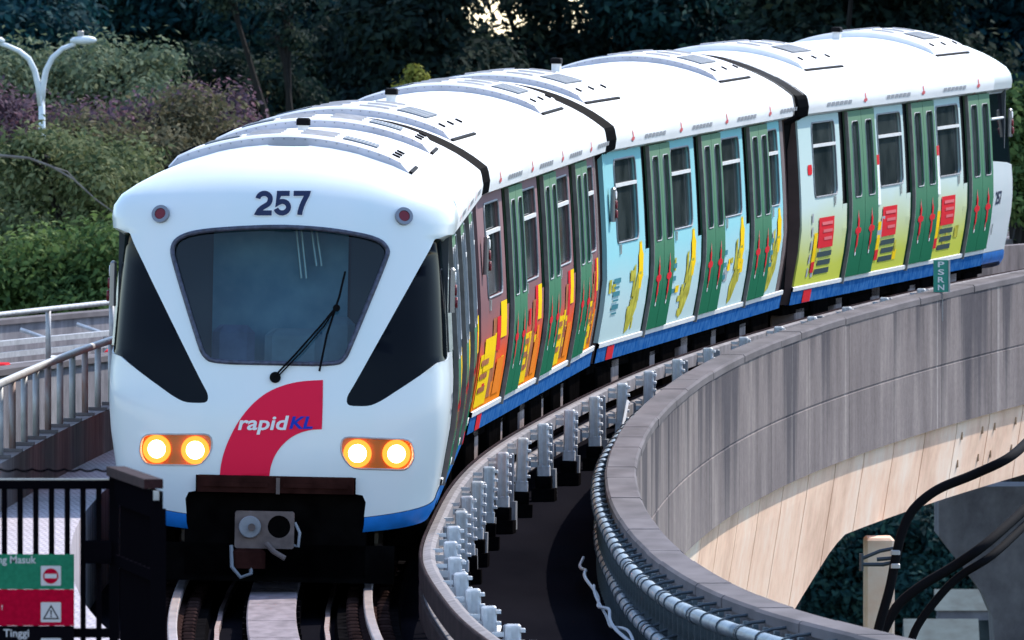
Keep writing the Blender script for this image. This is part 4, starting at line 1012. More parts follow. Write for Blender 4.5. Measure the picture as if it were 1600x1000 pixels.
    MB().box((cx,.1,cz),(.42,.6,.26)).box((cx+.115,-.14,cz+.02),(.2,.02,.2)).build('coupler_shank', 'under', cp)
    MB().tube([(cx+.02,-.25,cz-.11),(cx+.08,-.3,cz-.17),(cx+.17,-.32,cz-.22)], .022, 8).build('coupler_lever', 'castgrey', cp)
    MB().tube([(cx-.26,-.2,cz-.13),(cx-.25,-.25,cz-.30),(cx-.18,-.26,cz-.38),(cx-.10,-.25,cz-.35),(cx-.09,-.2,cz-.2)], .016, 6).build('air_hose', 'bracket2', cp)
    MB().tube([(cx+.24,-.2,cz+.06),(cx+.28,-.22,cz-.02),(cx+.27,-.22,cz-.13),(cx+.235,-.2,cz-.12)], .012, 6).build('jumper_cable', 'bracket2', cp)
    MB().box((cx-.12,-.15,cz-.23),(.26,.2,.16), ch=.03).build('valve_block', 'coupbrown', cp)
    # --- body behind the nose
    o = make_roof(root, YB, LB-.02); shade_auto(o, 40)
    panels = [(4.52,6.68,(4.72,6.45)),(8.92,11.18,(9.15,10.9)),(13.58,LB-.1,(13.95,15.55))]
    for sg in (1,-1):
        for y0, y1, win in panels: side_panel(root, sg, y0, y1, win, panelm)
        for y0, y1 in ((2.32,4.5),(6.7,8.9),(11.2,13.56)): doors(root, sg, y0, y1, near, fill=panelm)
        sideskirt(root, sg, YB, LB)
        if sg == artside:
            for i, (y0, y1, win) in enumerate(panels): art(root, sg, y0, y1, i == 2)
        band_print(root, sg, (3.6, 7.9, 12.2)); skirt_marks(root, sg, 15.2)
    e = MB(); zs = np.linspace(.6, 2.78, 8); e.sweep([[Vector((-hw(z)+.02,LB-.09,z)), Vector((hw(z)-.02,LB-.09,z))] for z in zs]); e.build('end_wall', 'brown', root)
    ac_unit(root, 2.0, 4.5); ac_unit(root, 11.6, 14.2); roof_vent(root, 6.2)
    underfloor(root, 1.5, LB-.2); wheelset(root, 3.2); wheelset(root, 13.5)
    return root

PJ_Y = [110.9, 128.4, 145.4, 162.4, 179.5]
PJ = [track.P(Y) for Y in PJ_Y]
def car_matrix(a, b, roll):
    y = (b-a).normalized(); x = y.cross(Vector((0,0,1))).normalized(); z = x.cross(y)
    m = Matrix((x, y, z)).transposed(); m = m @ Matrix.Rotation(roll, 3, 'Y')
    w = m.to_4x4(); w.translation = a; return w
ROLL = R(1.15)
end_car('train_car', 'white leading train car numbered 257 with lit headlights and red logo', 'panel2', art2, car_matrix(PJ[0], PJ[1], ROLL), True, 1, -1)
mid_car('train_car', 'second train car, brown and orange printed panels between green doors', 'panel2', art2, car_matrix(PJ[1]+(PJ[2]-PJ[1]).normalized()*.15, PJ[2], ROLL))
mid_car('train_car', 'third train car, pale cyan panels with yellow flowers between green doors', 'panel3', art3, car_matrix(PJ[2]+(PJ[3]-PJ[2]).normalized()*.15, PJ[3], ROLL))
c4 = end_car('train_car', 'last train car with lime panels, red boxes and a white cab end', 'panel4', art4, car_matrix(PJ[4], PJ[3], -ROLL) @ Matrix.Diagonal((1,1.025,1,1)), False, -1, 1)
bellows(c4, LB-.15, LB+.55)

# ================================================================== FENCE WITH SAFETY SIGN, LOWER LEFT
FY = 76.0
def fence():
    k = FPX/FY; X = lambda px: (px-800)/k; Z = lambda py: at(800, py, FY).z
    zb = .95
    s = MB(); s.box((X(250)-2.6, FY-14, .45),(5.0,30,1.0)); s.build('platform', 'cap', kind='structure')
    t = empty('picket_fence', 'black steel picket fence closing the platform end, facing the camera', 'fence', loc=(X(60),FY,zb)); inv = Matrix.Translation(-Vector(t.location)); V = lambda x, y, z: inv @ Vector((x, y, z))
    top = Z(757)
    MB().box(V((X(-60)+X(186))/2, FY, top),(X(186)-X(-60),.05,.05)).build('top_rail', 'fence', t)
    MB().box(V((X(-60)+X(186))/2, FY-.004, top+.028),(X(186)-X(-60),.045,.008)).build('rail_edge', 'lampring', t)
    MB().box(V((X(-60)+X(186))/2, FY, zb+.1),(X(186)-X(-60),.05,.05)).build('bottom_rail', 'fence', t)
    px = 6.5-24.6*2
    while px < 165:
        MB().box(V(X(px), FY, (top+zb)/2),(8.6/k,.03,top-zb)).build('picket', 'fence', t); px += 24.6
    MB().box(V(X(178), FY, (Z(742)+zb-.1)/2),(15/k,.055,Z(742)-zb+.1)).build('corner_post', 'fence', t)
    MB().box(V((X(132)+X(174))/2, FY-.045, Z(862)),((174-132)/k,.05,36/k), ch=.006).build('lock_box', 'fence', t)
    w = MB(); pts = []
    for i in range(80):
        px = -40+i*2.65
        pts.append(V(X(px), FY, Z(734)-.012*abs(math.sin(px*math.pi/25))+.004))
    w.tube(pts, .006, 5); w.build('scalloped_wire', 'fence', t)
    # return leaf swung towards the camera
    t2 = empty('fence_gate', 'open black fence gate turned edge-on beside the leading car', 'gate', loc=(X(182),FY-.1,zb))
    a = Vector((X(186), FY-.1, 0)); b = Vector(((247-800)/FPX*(FY-2.6), FY-2.6, 0)); inv2 = Matrix.Translation(-Vector(t2.location)); ang = math.atan2((b-a).y, (b-a).x); rot = Matrix.Rotation(ang, 3, 'Z'); L = (b-a).length
    c = (a+b)/2; tz = top-.0
    MB().box(inv2 @ Vector((c.x, c.y, tz-.03)),(L,.05,.14), rot).build('gate_rail', 'fence', t2)
    MB().box(inv2 @ Vector((c.x, c.y, 1.45)),(L,.04,.06), rot).build('gate_rail', 'fence', t2)
    MB().box(inv2 @ Vector((b.x, b.y, (tz+zb)/2-.05)),(.075,.06,tz-zb), Matrix.Rotation(.15,3,'Z')).build('gate_post', 'fence', t2)
    for i in range(1, 9):
        p = a+(b-a)*(i/9.2); MB().box(inv2 @ Vector((p.x, p.y, (tz+zb)/2-.05)),(.03,.03,tz-zb-.05)).build('picket', 'bracket2' if False else 'fence', t2)
    MB().box(inv2 @ Vector((a.x*.55+b.x*.45-.01, a.y*.55+b.y*.45, tz+.075)),(L*.97,.10,.05), rot).build('cap_board', 'fencecap', t2)
    for i in range(8):
        p = a+(b-a)*((i+.6)/9.5); MB().tube([inv2 @ Vector((p.x, p.y-.05, tz+.045)), inv2 @ Vector((p.x, p.y-.05, tz+.0))], .008, 6).build('spike', 'galv', t2)
    bkt = MB(); bkt.box(inv2 @ Vector((b.x-.01, b.y-.03, tz+.02)),(.03,.03,.05)); bkt.build('end_clip', 'galv', t2)
    # the sign
    SY = FY-.06; ks = FPX/SY; SX = lambda px: (px-800)/ks; SZ = lambda py: at(800, py, SY).z
    sg = empty('safety_sign', 'safety sign with green, red and black rows tied to the fence pickets', 'sign', loc=(SX(40), SY, SZ(930))); inv3 = Matrix.Translation(-Vector(sg.location))
    def row(y0, y1, mm, nm): return MB().box(inv3 @ Vector(((SX(-75)+SX(115.5))/2, SY, (SZ(y0)+SZ(y1))/2)),(SX(115.5)-SX(-75),.012,SZ(y0)-SZ(y1))).build(nm, mm, sg)
    rg = row(866,920.5,'signgreen','green_panel'); rr = row(921,977.5,'signred','red_panel'); rb = row(978,1034,'signblack','black_panel')
    def flat(pts, mm, nm, par, dy=.008):
        return MB().add([inv3 @ Vector((SX(x), SY-dy, SZ(y))) for x, y in pts], [tuple(range(len(pts)))]).build(nm, mm, par)
    def circ(cx, cy, r, n=28): return [(cx+r*math.cos(q), cy+r*math.sin(q)) for q in np.linspace(0, 2*math.pi, n+1)[:-1]]
    for y0, par in ((884,rg),(941,rr),(997,rb)): flat([(x, y) for x, y in rrect(63.5,95,y0,y0+31,1.5)], 'signwhite', 'pictogram_field', par)
    flat(circ(79,900,12), 'signred', 'no_entry_disc', rg, .0095); flat([(69.5,896.5),(88.5,896.5),(88.5,903.5),(69.5,903.5)], 'signwhite', 'no_entry_bar', rg, .011)
    flat([(79.5,944.5),(92.5,967.5),(66.5,967.5)], 'signblack', 'warning_triangle', rr, .0095); flat([(79.5,948.8),(89.2,965.5),(69.8,965.5)], 'signwhite', 'warning_triangle', rr, .0105)
    flat([(78,953),(81,953),(80.3,960.5),(78.7,960.5)], 'signblack', 'exclamation', rr, .0115); flat(circ(79.5,963,1.4,10), 'signblack', 'exclamation', rr, .0115)
    flat(circ(79,1013,10), 'signblack', 'pictogram', rb, .0095)
    def words(body, x1, y0, y1, mm, par, h_full=True, width=None):
        vs, fs = text2d(body, 1.0, .012); xs = [v[0] for v in vs]; ys = [v[1] for v in vs]; sc = (y1-y0)/(max(ys)-min(ys)); wd = width or (max(xs)-min(xs))*sc
        vv = fit_text(vs, x1-wd, x1, -y1, -y0); MB().add([inv3 @ Vector((SX(a), SY-.008, SZ(-b))) for a, b in vv], fs).build('lettering', mm, par)
    words('Dilarang Masuk', 56, 868.5, 884, 'signwhite', rg, width=98)
    words('Tinggi', 45, 983, 999, 'signwhite', rb, width=40)
    words('!', 3.5, 945, 953, 'signwhite', rr, width=1.6)
fence()

# ================================================================== PSRN MARKER
def psrn():
    Y = 168.0; p = at(1470, 464, Y); k = FPX/Y; h = 50/k; w = 23/k
    q = para.P(Y, 0, .55); p = Vector((p.x, Y, max(p.z, q.z+.0))); t = empty('lineside_marker', 'green lineside marker board reading PSRN standing on the parapet', 'sign', loc=p)
    t.rotation_euler = (0, 0, R(8))
    MB().box((0,0,h/2),(w,.03,h)).build('board', 'psrn', t); MB().box((w*.5+.012,.0,h/2),(.02,.05,h)).build('edge_post', 'galv', t); MB().box((0,.05,-.1),(.06,.05,.5)).build('bracket', 'galv', t)
    for i, ch in enumerate('PSRN'):
        vs, fs = text2d(ch, 1.0, .02); cz = h*(.865-.24*i); vv = fit_text(vs, -w*.22, w*.22, cz-h*.088, cz+h*.088)
        MB().add([(a, -.019, b) for a, b in vv], fs).build('letter', 'print_white', t)
psrn()

# ================================================================== PIERS, CABLES AND WHAT LIES BELOW ON THE RIGHT
def below():
    Y = 164.0
    a, b = at(1352,845,Y), at(1398,845,Y)
    t = empty('pier', 'slim tan concrete pier under the girder with the cable bracket', 'pier', loc=((a.x+b.x)/2, Y+.5, -9)); w = b.x-a.x
    MB().box((0,0,3.81),(w,1.0,7.62), ch=.03).build('shaft', 'girder', t)
    Yp = 196.0; pt = lambda x, y: at(x, y, Yp)
    poly = [(1467,760),(1467,838),(1490,868),(1512,895),(1538,932),(1552,965),(1560,1100)]; L = [pt(*q) for q in poly]; L.append(Vector((L[-1].x, Yp, -9)))
    right = pt(1820,800).x
    m = MB(); f = [Vector((p.x, Yp, p.z)) for p in L]; n = len(f); fr = [Vector((2*right-p.x, Yp, p.z)) for p in f]; ring = f+list(reversed(fr)); N = len(ring)
    m.add(ring+[v+Vector((0,2.2,0)) for v in ring], [tuple(range(N)), tuple(range(2*N-1, N-1, -1))]+[(i, N+i, N+(i+1) % N, (i+1) % N) for i in range(N)])
    tag(m.build('hammerhead_pier', 'pier'), 'wide grey hammerhead pier in shade at the right edge', 'pier')
    # cables
    def cab(pts, r, lab):
        P = [at(*q) for q in pts]; out = []
        for i in range(len(P)-1):
            p0, p1, p2, p3 = P[max(0,i-1)], P[i], P[i+1], P[min(len(P)-1,i+2)]
            for k in range(6):
                u = k/6; out.append(.5*((2*p1)+(p2-p0)*u+(2*p0-5*p1+4*p2-p3)*u*u+(3*p1-p0-3*p2+p3)*u**3))
        out.append(P[-1]); tag(MB().tube(out, r, 8).build('power_cable', 'cable', smooth=True), lab, 'cable', 'black cables below the girder')
    YC = 148.0
    cab([(1660,640,YC+2),(1610,686,YC+1),(1575,716,YC),(1520,742,YC),(1465,765,YC),(1428,795,YC),(1410,830,YC),(1400,870,YC),(1390,920,YC),(1372,985,YC),(1355,1060,YC)], .052, 'thick black cable arching down past the girder to the pier bracket')
    cab([(1700,690,YC+6),(1640,760,YC+5),(1600,797,YC+4),(1540,850,YC+3),(1490,885,YC+3),(1440,915,YC+3),(1400,950,YC+3),(1370,1010,YC+3)], .055, 'upper of two black cables sagging across the grey pier')
    cab([(1700,715,YC+6),(1640,785,YC+5),(1600,822,YC+4),(1550,868,YC+3),(1500,900,YC+3),(1465,935,YC+3),(1430,985,YC+3),(1415,1040,YC+3)], .045, 'lower of two black cables sagging across the grey pier')
    t = empty('cable_bracket', 'dark steel bracket with clamps holding the thick cable to the slim pier', 'bracket', loc=at(1345,880,YC)); inv = Matrix.Translation(-Vector(t.location)); p = lambda x, y: inv @ at(x, y, YC+.1)
    MB().tube([p(1346,865), p(1346,892)], .026, 6).build('wall_plate', 'clamp', t)
    MB().tube([p(1346,873), p(1375,861), p(1396,857)], .022, 6).build('strut', 'clamp', t); MB().tube([p(1346,882), p(1380,882), p(1398,878)], .024, 6).build('strut', 'clamp', t); MB().tube([p(1370,874), p(1396,872)], .024, 6).build('strut', 'clamp', t)
    for y in (863, 884): MB().box(inv @ at(1399,y,YC),(.10,.12,.05), ch=.01).build('clamp', 'galv', t)
    # white-roofed kiosk and parked vans on the road below
    def kiosk(px, py, Y, sx, sy, h, lab):
        q = at(px, py, Y); t = empty('roadside_shed', lab, 'shed', 'sheds below the viaduct', loc=(q.x, Y, -9)); H = q.z+9
        MB().box((0,0,(H-.2)/2),(sx*.9,sy*.9,H-.2)).build('wall', 'pier', t); m = MB(); m.add([(-sx/2,-sy/2,H-.2),(sx/2,-sy/2,H-.2),(sx/2,sy/2,H-.2),(-sx/2,sy/2,H-.2),(-sx/2,0,H+.25),(sx/2,0,H+.25)], [(0,1,5,4),(2,3,4,5),(0,4,3),(1,2,5),(3,2,1,0)]); m.build('roof', 'shedroof', t)
        for x in (-sx*.25, sx*.2): MB().box((x,-sy*.45-.03,H*.45),(sx*.22,.06,H*.45)).build('window', 'pane', t)
    kiosk(1512,938,312,1.5,1.6,2.6,'small white-roofed shed right of the tree below the viaduct')
    kiosk(1470,985,298,1.6,1.6,2.4,'pale shed roof at the foot of the dark tree below the viaduct')
    def car(px, Y, rz, mm, lab):
        q = at(px, 900, Y); t = empty('parked_car', lab, 'car', 'cars parked below the viaduct', loc=(q.x, Y, -9)); t.rotation_euler = (0,0,rz)
        prof = [(-2.1,.35),(-2.15,.7),(-2.0,.9),(-1.2,1.0),(-.6,1.42),(.7,1.45),(1.4,1.02),(2.05,.95),(2.12,.5),(2.05,.3)]
        m = MB(); m.sweep([[Vector((x, y*s, z)) for y, z in prof for s in (1,)] for x, s in ((-.84,.97),(-.78,1),(.78,1),(.84,.97))], closed=True, cap=True); m.build('body', mm, t)
        MB().add([(-.70,-1.16,1.03),(.70,-1.16,1.03),(.62,-.66,1.39),(-.62,-.66,1.39)], [(0,1,2,3)]).build('windscreen', 'blackglass', t); MB().add([(.70,1.36,1.06),(-.70,1.36,1.06),(-.62,.78,1.43),(.62,.78,1.43)], [(0,1,2,3)]).build('rear_window', 'blackglass', t)
        for s in (-1,1):
            MB().add([(s*.845,-1.0,1.02),(s*.845,1.2,1.02),(s*.80,.7,1.38),(s*.80,-.55,1.38)], [(0,1,2,3)]).build('side_window', 'blackglass', t)
            for y in (-1.35,1.3): MB().disc((s*.72-.1,y,.31),(1,0,0),.31,.2,16).build('wheel', 'black', t)
            MB().box((s*.58,-2.14,.68),(.3,.06,.12)).build('headlight', 'lampwhite', t)
    car(1485, 322, .5, 'lampwhite', 'white car parked under the dark tree below the viaduct')
below()

# ================================================================== STREET LAMP
def lamp():
    Y = 262.0; k = FPX/Y; b = at(66, 195, Y); t = empty('street_lamp', 'white twin-arm street lamp rising from the trees at upper left', 'street lamp', loc=(b.x, Y, -9)); inv = Matrix.Translation(-Vector(t.location)); A = lambda x, y: inv @ at(x, y, Y)
    top = A(65,150); MB().tube([Vector((0,0,0)), Vector((0,0,6)), A(66,215), top], .085, 10, r2=.06).build('pole', 'lampwhite', t, smooth=True)
    for pts, hd, sg in (([(65,165),(67,135),(72,110),(82,90),(98,76),(118,68)],(131,63),1), ([(64,165),(60,135),(54,110),(45,92),(30,80),(12,72),(0,68)],(-14,63),-1)):
        o = MB().tube([A(*q) for q in pts], .062, 8, r2=.045).build('arm', 'lampwhite', t, smooth=True); c = A(*hd); m = MB()
        ring = []
        for u, w, h in ((-.26,.03,.02),(-.20,.08,.07),(-.05,.12,.10),(.10,.12,.095),(.20,.08,.06),(.24,.02,.02)):
            ring.append([c+Vector((sg*u, w*math.cos(q), h*math.sin(q)*.9+.02*u)) for q in np.linspace(0, 2*math.pi, 11)[:-1]])
        m.sweep(ring, closed=True, cap=True); hdm = m.build('lamp_head', 'lampwhite', t, smooth=True)
        MB().box(c+Vector((-.06*sg,0,.13)),(.12,.10,.10), ch=.02).build('photocell', 'galv', hdm)
lamp()

# ================================================================== TREES
LEAF = {
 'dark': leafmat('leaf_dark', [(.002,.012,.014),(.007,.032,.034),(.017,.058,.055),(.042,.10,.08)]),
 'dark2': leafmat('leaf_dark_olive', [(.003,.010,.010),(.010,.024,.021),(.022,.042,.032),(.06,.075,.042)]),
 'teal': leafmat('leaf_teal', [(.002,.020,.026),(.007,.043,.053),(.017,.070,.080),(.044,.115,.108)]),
 'olive': leafmat('leaf_olive', [(.035,.055,.026),(.085,.115,.05),(.16,.185,.085),(.26,.27,.14)]),
 'pale': leafmat('leaf_pale', [(.045,.075,.045),(.095,.135,.08),(.165,.205,.125),(.27,.30,.19)]),
 'green': leafmat('leaf_green', [(.02,.048,.018),(.065,.115,.038),(.125,.195,.06),(.23,.30,.105)]),
 'maroon': leafmat('leaf_maroon', [(.04,.032,.042),(.10,.068,.095),(.175,.10,.13),(.32,.16,.20)]),
 'brown': leafmat('leaf_brown', [(.035,.038,.022),(.085,.08,.045),(.15,.135,.08),(.24,.21,.13)]),
 'yellow': leafmat('leaf_yellow', [(.09,.10,.015),(.16,.17,.03),(.24,.25,.05),(.30,.30,.08)]),
}
def crown_mesh(name, blobs, leaf, n_clump, per, spread, flat=.75, seed=1, hollow=.55):
    """blobs: list of (centre, radii). clumps sit mostly in the outer shell; leaves scatter round each clump"""
    g = np.random.default_rng(seed); V = []; NN = []; sat = []
    for c, r in blobs:
        for _ in range(5):
            d = g.normal(size=3); d /= np.linalg.norm(d); d[2] = abs(d[2])*.8; kk = g.uniform(.3,.55); sat.append((tuple(np.array(c)+d*np.array(r)*g.uniform(.8,1.25)), tuple(np.array(r)*kk)))
    blobs = list(blobs)+sat; vol = np.array([b[1][0]*b[1][1]*b[1][2] for b in blobs])**.67; vol /= vol.sum(); cnt = g.multinomial(n_clump, vol)
    for (c, r), k in zip(blobs, cnt):
        d = g.normal(size=(k,3)); d /= np.linalg.norm(d, axis=1)[:,None]; rad = hollow+(1-hollow)*g.random(k)**.7; rad *= 1+.16*np.sin(d[:,0]*7+seed)*np.cos(d[:,2]*6+d[:,1]*5)
        cc = np.array(c)+d*rad[:,None]*np.array(r); pk = np.maximum(4, (per*g.lognormal(0,.45,k)).astype(int)); sp = spread*g.uniform(.6,1.4,k)
        idx = np.repeat(np.arange(k), pk); n = len(idx); q = g.normal(size=(n,3)); q[:,2] *= flat; V.append(cc[idx]+q*sp[idx][:,None]); NN.append(q*.8+np.array((0,-.1,.7))+g.normal(size=(n,3))*.55)
    P = np.concatenate(V); n = len(P); N_ = np.concatenate(NN); N_ /= np.linalg.norm(N_, axis=1)[:,None]; a = g.normal(size=(n,3)); a -= N_*(a*N_).sum(1)[:,None]; a /= np.linalg.norm(a, axis=1)[:,None]; b = np.cross(N_, a)
    s = leaf*g.uniform(.6,1.35,n)[:,None]; w = s*g.uniform(.35,.55,n)[:,None]; co = np.empty((n,4,3)); nn = np.cross(a, b)
    co[:,0] = P-a*s; co[:,1] = P+b*w-a*s*.1+nn*w*.3; co[:,2] = P+a*s; co[:,3] = P-b*w-a*s*.1+nn*w*.3
    me = bpy.data.meshes.new(name); me.vertices.add(n*4); me.vertices.foreach_set('co', co.ravel()); me.loops.add(n*4); me.loops.foreach_set('vertex_index', np.arange(n*4, dtype=np.int32)); me.polygons.add(n)
    me.polygons.foreach_set('loop_start', np.arange(0, n*4, 4, dtype=np.int32)); me.polygons.foreach_set('loop_total', np.full(n, 4, dtype=np.int32)); me.update(calc_edges=True); me.validate(); return me
def tree(name, label, Y, spec, leafkind, leaf=.11, clumps=260, per=70, spread=.32, trunk_px=None, seed=1, group='trees behind the railway', bark='bark', hollow=.55, extra=()):
    """spec: blobs as (px, py, dY, rx_m, ry_m, rz_m) seen at distance Y"""
    blobs = [];
    for px, py, dY, rx, ry, rz in spec: blobs.append((at(px, py, Y+dY), (rx, ry, rz)))
    cx = at(trunk_px or spec[0][0], 300, Y).x; t = empty(name, label, 'tree', group, loc=(cx, Y+1.0, -9)); inv = -Vector(t.location)
    lb = [(tuple(c+inv), r) for c, r in blobs]
    me = crown_mesh('crown', lb, leaf, clumps, per, spread, seed=seed, hollow=hollow); me.materials.append(LEAF[leafkind]); o = bpy.data.objects.new('crown', me); C.objects.link(o); o.parent = t
    zt_ = max(c[2] for c, r in lb); m = MB(); k = random.Random(seed); zf = min(c[2]-r[2]*.6 for c, r in lb); zf = max(3.0, zf)
    m.tube([(0,0,0),(.1,.05,zf*.4),(-.05,0,zf*.8),(0,0,zf)], .30, 9, r2=.17)
    for c, r in lb:
        c = Vector(c); p0 = Vector((0,0,zf*.85)); mid = (p0+c)/2+Vector((k.uniform(-.3,.3),k.uniform(-.3,.3),-.2)); m.tube([p0, mid, c], .13, 6, r2=.05)
        for q in range(4):
            e = c+Vector((k.uniform(-1,1)*r[0],k.uniform(-1,1)*r[1],k.uniform(-.3,1)*r[2]))*.8; m.tube([mid*.4+c*.6, (c+e)/2+Vector((0,0,.1)), e], .05, 5, r2=.012)
    m.build('trunk', bark, t)
    return t
# nearer, lit trees on the left
tree('broadleaf_tree','pale olive feathery tree behind the street lamp at upper left',292,[(60,130,0,1.5,1.6,.75),(190,120,0,1.1,1.2,.55),(-60,150,0,1.4,1.5,.9),(110,180,0,1.6,1.4,.6),(255,175,-1,.9,1,.5)],'pale',.08,280,66,.28,seed=11,hollow=.3)
tree('flowering_tree','dark maroon-leaved tree left of the leading car roof',276,[(60,205,0,1.5,1.2,.45),(215,215,0,1.2,1.2,.55),(330,205,0,.9,1.0,.6),(300,265,0,1.2,1.0,.6),(-30,200,0,1.0,1.0,.6),(365,250,0,.5,.8,.5)],'maroon',.07,240,60,.24,seed=12,hollow=.3)
tree('broadleaf_tree','brownish olive tree between the maroon tree and the train',270,[(265,190,1,1.0,1.0,.55),(205,260,0,1.2,1.2,.6),(320,255,1,1.0,1.0,.6),(140,230,0,.9,1.0,.4),(260,330,0,1.4,1.2,.8)],'brown',.075,250,66,.26,seed=13,hollow=.3)
tree('broadleaf_tree','mid green tree with a bare arching branch at the left edge',262,[(90,270,0,1.2,1.2,.55),(20,300,0,1.2,1.2,.6),(160,310,0,.9,1.0,.6),(190,255,0,.5,.8,.4),(60,360,0,1.6,1.2,.7)],'olive',.075,250,66,.26,seed=14,hollow=.3)
tree('leafy_shrub','bright green bushy tree just above the second viaduct railing',250,[(130,395,0,1.0,1.1,.45),(55,430,0,1.1,1.1,.5),(190,440,0,.9,1.0,.6),(0,440,0,.9,1.0,.6),(120,470,0,1.4,1.2,.6),(-50,500,0,1.2,1.2,.7)],'green',.075,300,70,.24,seed=15,hollow=.3)
tree('leafy_shrub','green bush filling the gap left of the leading car front',256,[(150,290,0,.8,1.0,.45),(60,255,0,.9,1.0,.4),(185,370,0,.7,1,.5),(20,380,0,1.0,1,.5)],'olive',.075,170,64,.24,seed=16,hollow=.3)
m = MB(); A = lambda x, y: at(x, y, 249); m.tube([A(-40,240),A(0,243),A(45,247),(A(80,260)),A(115,280),A(150,312),A(178,332)], .035, 6, r2=.012); m.tube([A(85,262),A(105,268),A(128,292)], .02, 5, r2=.008); tag(m.build('bare_branch','barkpale'), 'bare pale branch arching out of the left trees', 'branch')
# tall dark trees behind
D = [('teal',(-40,40),'deep teal tree at the upper left corner behind the street lamp',21),('dark',(150,60),'dark tall tree above the brownish olive tree',22),('teal',(330,70),'blue-green dark tree above the leading car roof',23),('dark',(520,90),'black-green tree over the first car joint',24),
     ('dark2',(690,110),'dark olive tree left of the bright gap in the foliage',25),('dark2',(960,60),'brownish dark tree right of the bright gap',26),('dark',(1130,50),'dark tree above the third car roof',27),('dark2',(1300,40),'dark olive tree above the joint of the last two cars',28),('teal',(1450,40),'blue-green dark tree above the last car',29),('teal',(1610,60),'dark teal tree at the upper right corner',30)]
for kind, (px, py), lab, sd in D:
    k = random.Random(sd); Y = 395+k.uniform(-14,18); sp = []
    big = kind
    for q in range(12): sp.append((px+k.uniform(-115,115), py+k.uniform(-240,330), k.uniform(-3,3), k.uniform(1.5,2.3), k.uniform(1.6,2.2), k.uniform(1.0,1.6)))
    if lab.startswith(('dark olive tree left of the bright','brownish dark tree right')):
        sp = [(a, b, c, r0*.8, r1, r2*.8) for a, b, c, r0, r1, r2 in sp if abs(a-815) > 120 or b > 175]
        sp += [(660,40,0,1.2,1.4,1.1),(700,130,0,1.2,1.4,1.0),(690,-60,0,1.2,1.4,1.1)] if px < 800 else [(985,40,0,1.3,1.4,1.2),(920,130,0,1.1,1.4,.9),(1000,-60,0,1.3,1.4,1.2)]
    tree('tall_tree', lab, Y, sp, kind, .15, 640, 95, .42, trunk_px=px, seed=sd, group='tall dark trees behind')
for i, (px, kind, lab) in enumerate(((230,'teal','shadowed tree mass low behind the brownish olive tree'),(420,'dark','dark rounded tree low behind the leading car roof'),(600,'dark','dark rounded tree low behind the second car roof'),(760,'dark2','dark low tree under the bright gap'),(1010,'dark','dark low tree behind the third car roof'),(1500,'teal','dark blue-green low tree behind the last car roof'))):
    k = random.Random(60+i); sp = [(px+k.uniform(-110,110), 190+k.uniform(-70,120), k.uniform(-3,3), k.uniform(1.4,2.0), 1.6, k.uniform(.9,1.3)) for q in range(8)]
    if 700 < px < 1100: sp = [(a, max(b, 175), c, d, e, f*.8) for a, b, c, d, e, f in sp]
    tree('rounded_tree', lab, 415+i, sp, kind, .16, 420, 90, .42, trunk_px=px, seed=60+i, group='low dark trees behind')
tree('tall_tree','thin-crowned tree whose gaps let the bright sky through',400,[(820,120,0,1.3,1.2,.7),(790,-10,0,.7,1,.5),(860,15,0,.6,1,.5),(830,70,0,.9,1,.5),(760,80,0,.8,1,.5),(880,90,0,.8,1,.6)],'dark2',.15,120,42,.34,seed=33,group='tall dark trees behind')
tree('broadleaf_tree','tree with yellowish lit tips at the top left of centre',380,[(450,15,0,.6,.6,.25),(440,62,0,.5,.6,.2),(360,-5,0,.5,.6,.25),(400,150,4,1.6,1.2,1.0),(330,130,4,1.4,1.2,1.0)],'dark2',.10,160,60,.22,seed=34)
tree('young_tree','small yellow-green sapling top behind the second car roof',300,[(655,128,0,.20,.25,.30),(640,150,0,.3,.3,.2)],'yellow',.07,24,40,.10,trunk_px=655,seed=35)
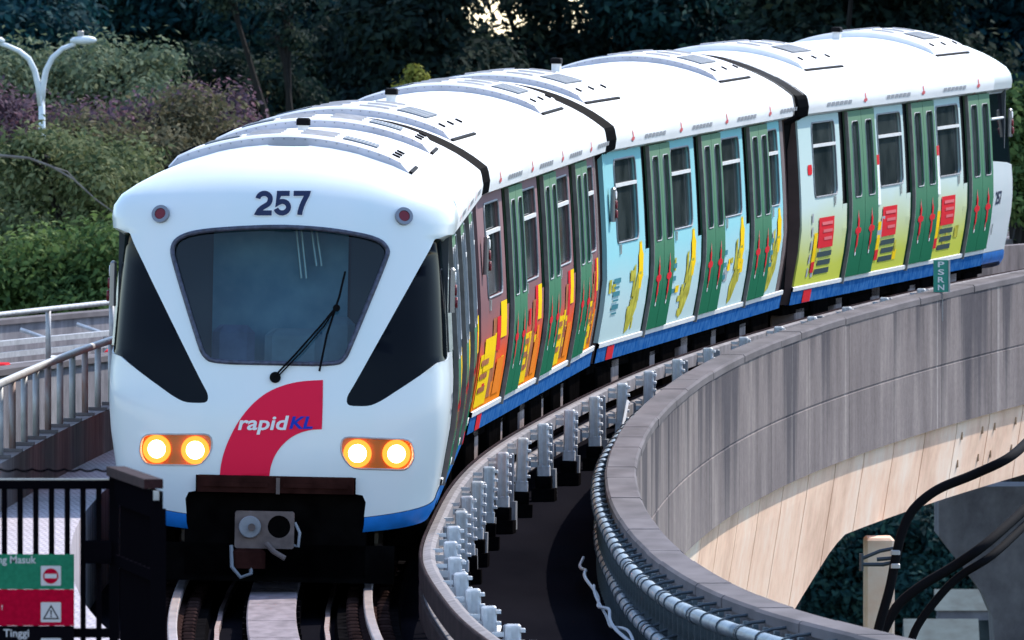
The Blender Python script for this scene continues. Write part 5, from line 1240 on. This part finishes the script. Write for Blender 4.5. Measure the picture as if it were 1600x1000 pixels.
tree('leafy_shrub','green bush behind the rear of the last car at the right edge',236,[(1590,190,0,.35,.6,.5),(1600,250,0,.45,.6,.5),(1640,180,0,.6,.6,.7),(1600,300,0,.5,.6,.4)],'green',.075,150,60,.16,trunk_px=1600,seed=36)
tree('dark_tree','dark tree below the viaduct beside the grey pier',318,[(1440,860,0,.8,1,.8),(1430,930,0,.9,1,.7),(1470,900,0,.6,.8,.5),(1400,830,0,.6,.8,.6),(1500,850,0,.5,.6,.5),(1320,900,0,.9,.8,.8),(1330,960,0,.9,.8,.6),(1390,960,0,.7,.8,.5)],'dark',.10,420,80,.24,trunk_px=1440,seed=37)
# unseen wooded rises; the right one is added to darken the car windows' reflections
def rise(x0, x1, y0, y1, h, nm):
    nx, ny = 60, 24; g = np.random.default_rng(5); m = MB(); rows = []
    for j in range(ny):
        v = j/(ny-1); rows.append([Vector((x0+(x1-x0)*i/(nx-1), y0+(y1-y0)*v, -9.2+h*math.sin(math.pi*min(1,v*.9+.02))*min(1, 30*min(i/(nx-1), 1-i/(nx-1))+.02)+g.normal()*.9)) for i in range(nx)])
    m.sweep(rows); m.build(nm, 'woods', kind='structure', smooth=True)
M['woods'] = mat('woods', (.004,.008,.006), .95, spec=0.0, col2=(.012,.018,.009), scale=.5, bump=1.0, bscale=1.2)
rise(23, 420, 330, 620, 40, 'unseen_hill'); rise(-420, -26, 420, 700, 40, 'unseen_hill')

# the woodland that covers the rise on both sides
def woodland(x0, x1, y0, y1, seed):
    g = random.Random(seed); bl = []
    for i in range(150):
        x = g.uniform(x0, x1); y = g.uniform(y0, y1); bl.append(((x, y, -7+g.uniform(0,1)*(10+max(0, y-y0)*.16)), (g.uniform(3,5), g.uniform(3,5), g.uniform(2.2,3.6))))
    me = crown_mesh('distant_woodland', bl, .55, 2600, 34, 1.1, seed=seed); me.materials.append(LEAF['dark'])
    o = bpy.data.objects.new('distant_woodland', me); C.objects.link(o); o['kind'] = 'stuff'; o['label'] = 'dark woodland covering the rise beyond the railway'
woodland(26, 130, 300, 420, 71); woodland(-120, -24, 385, 480, 72)
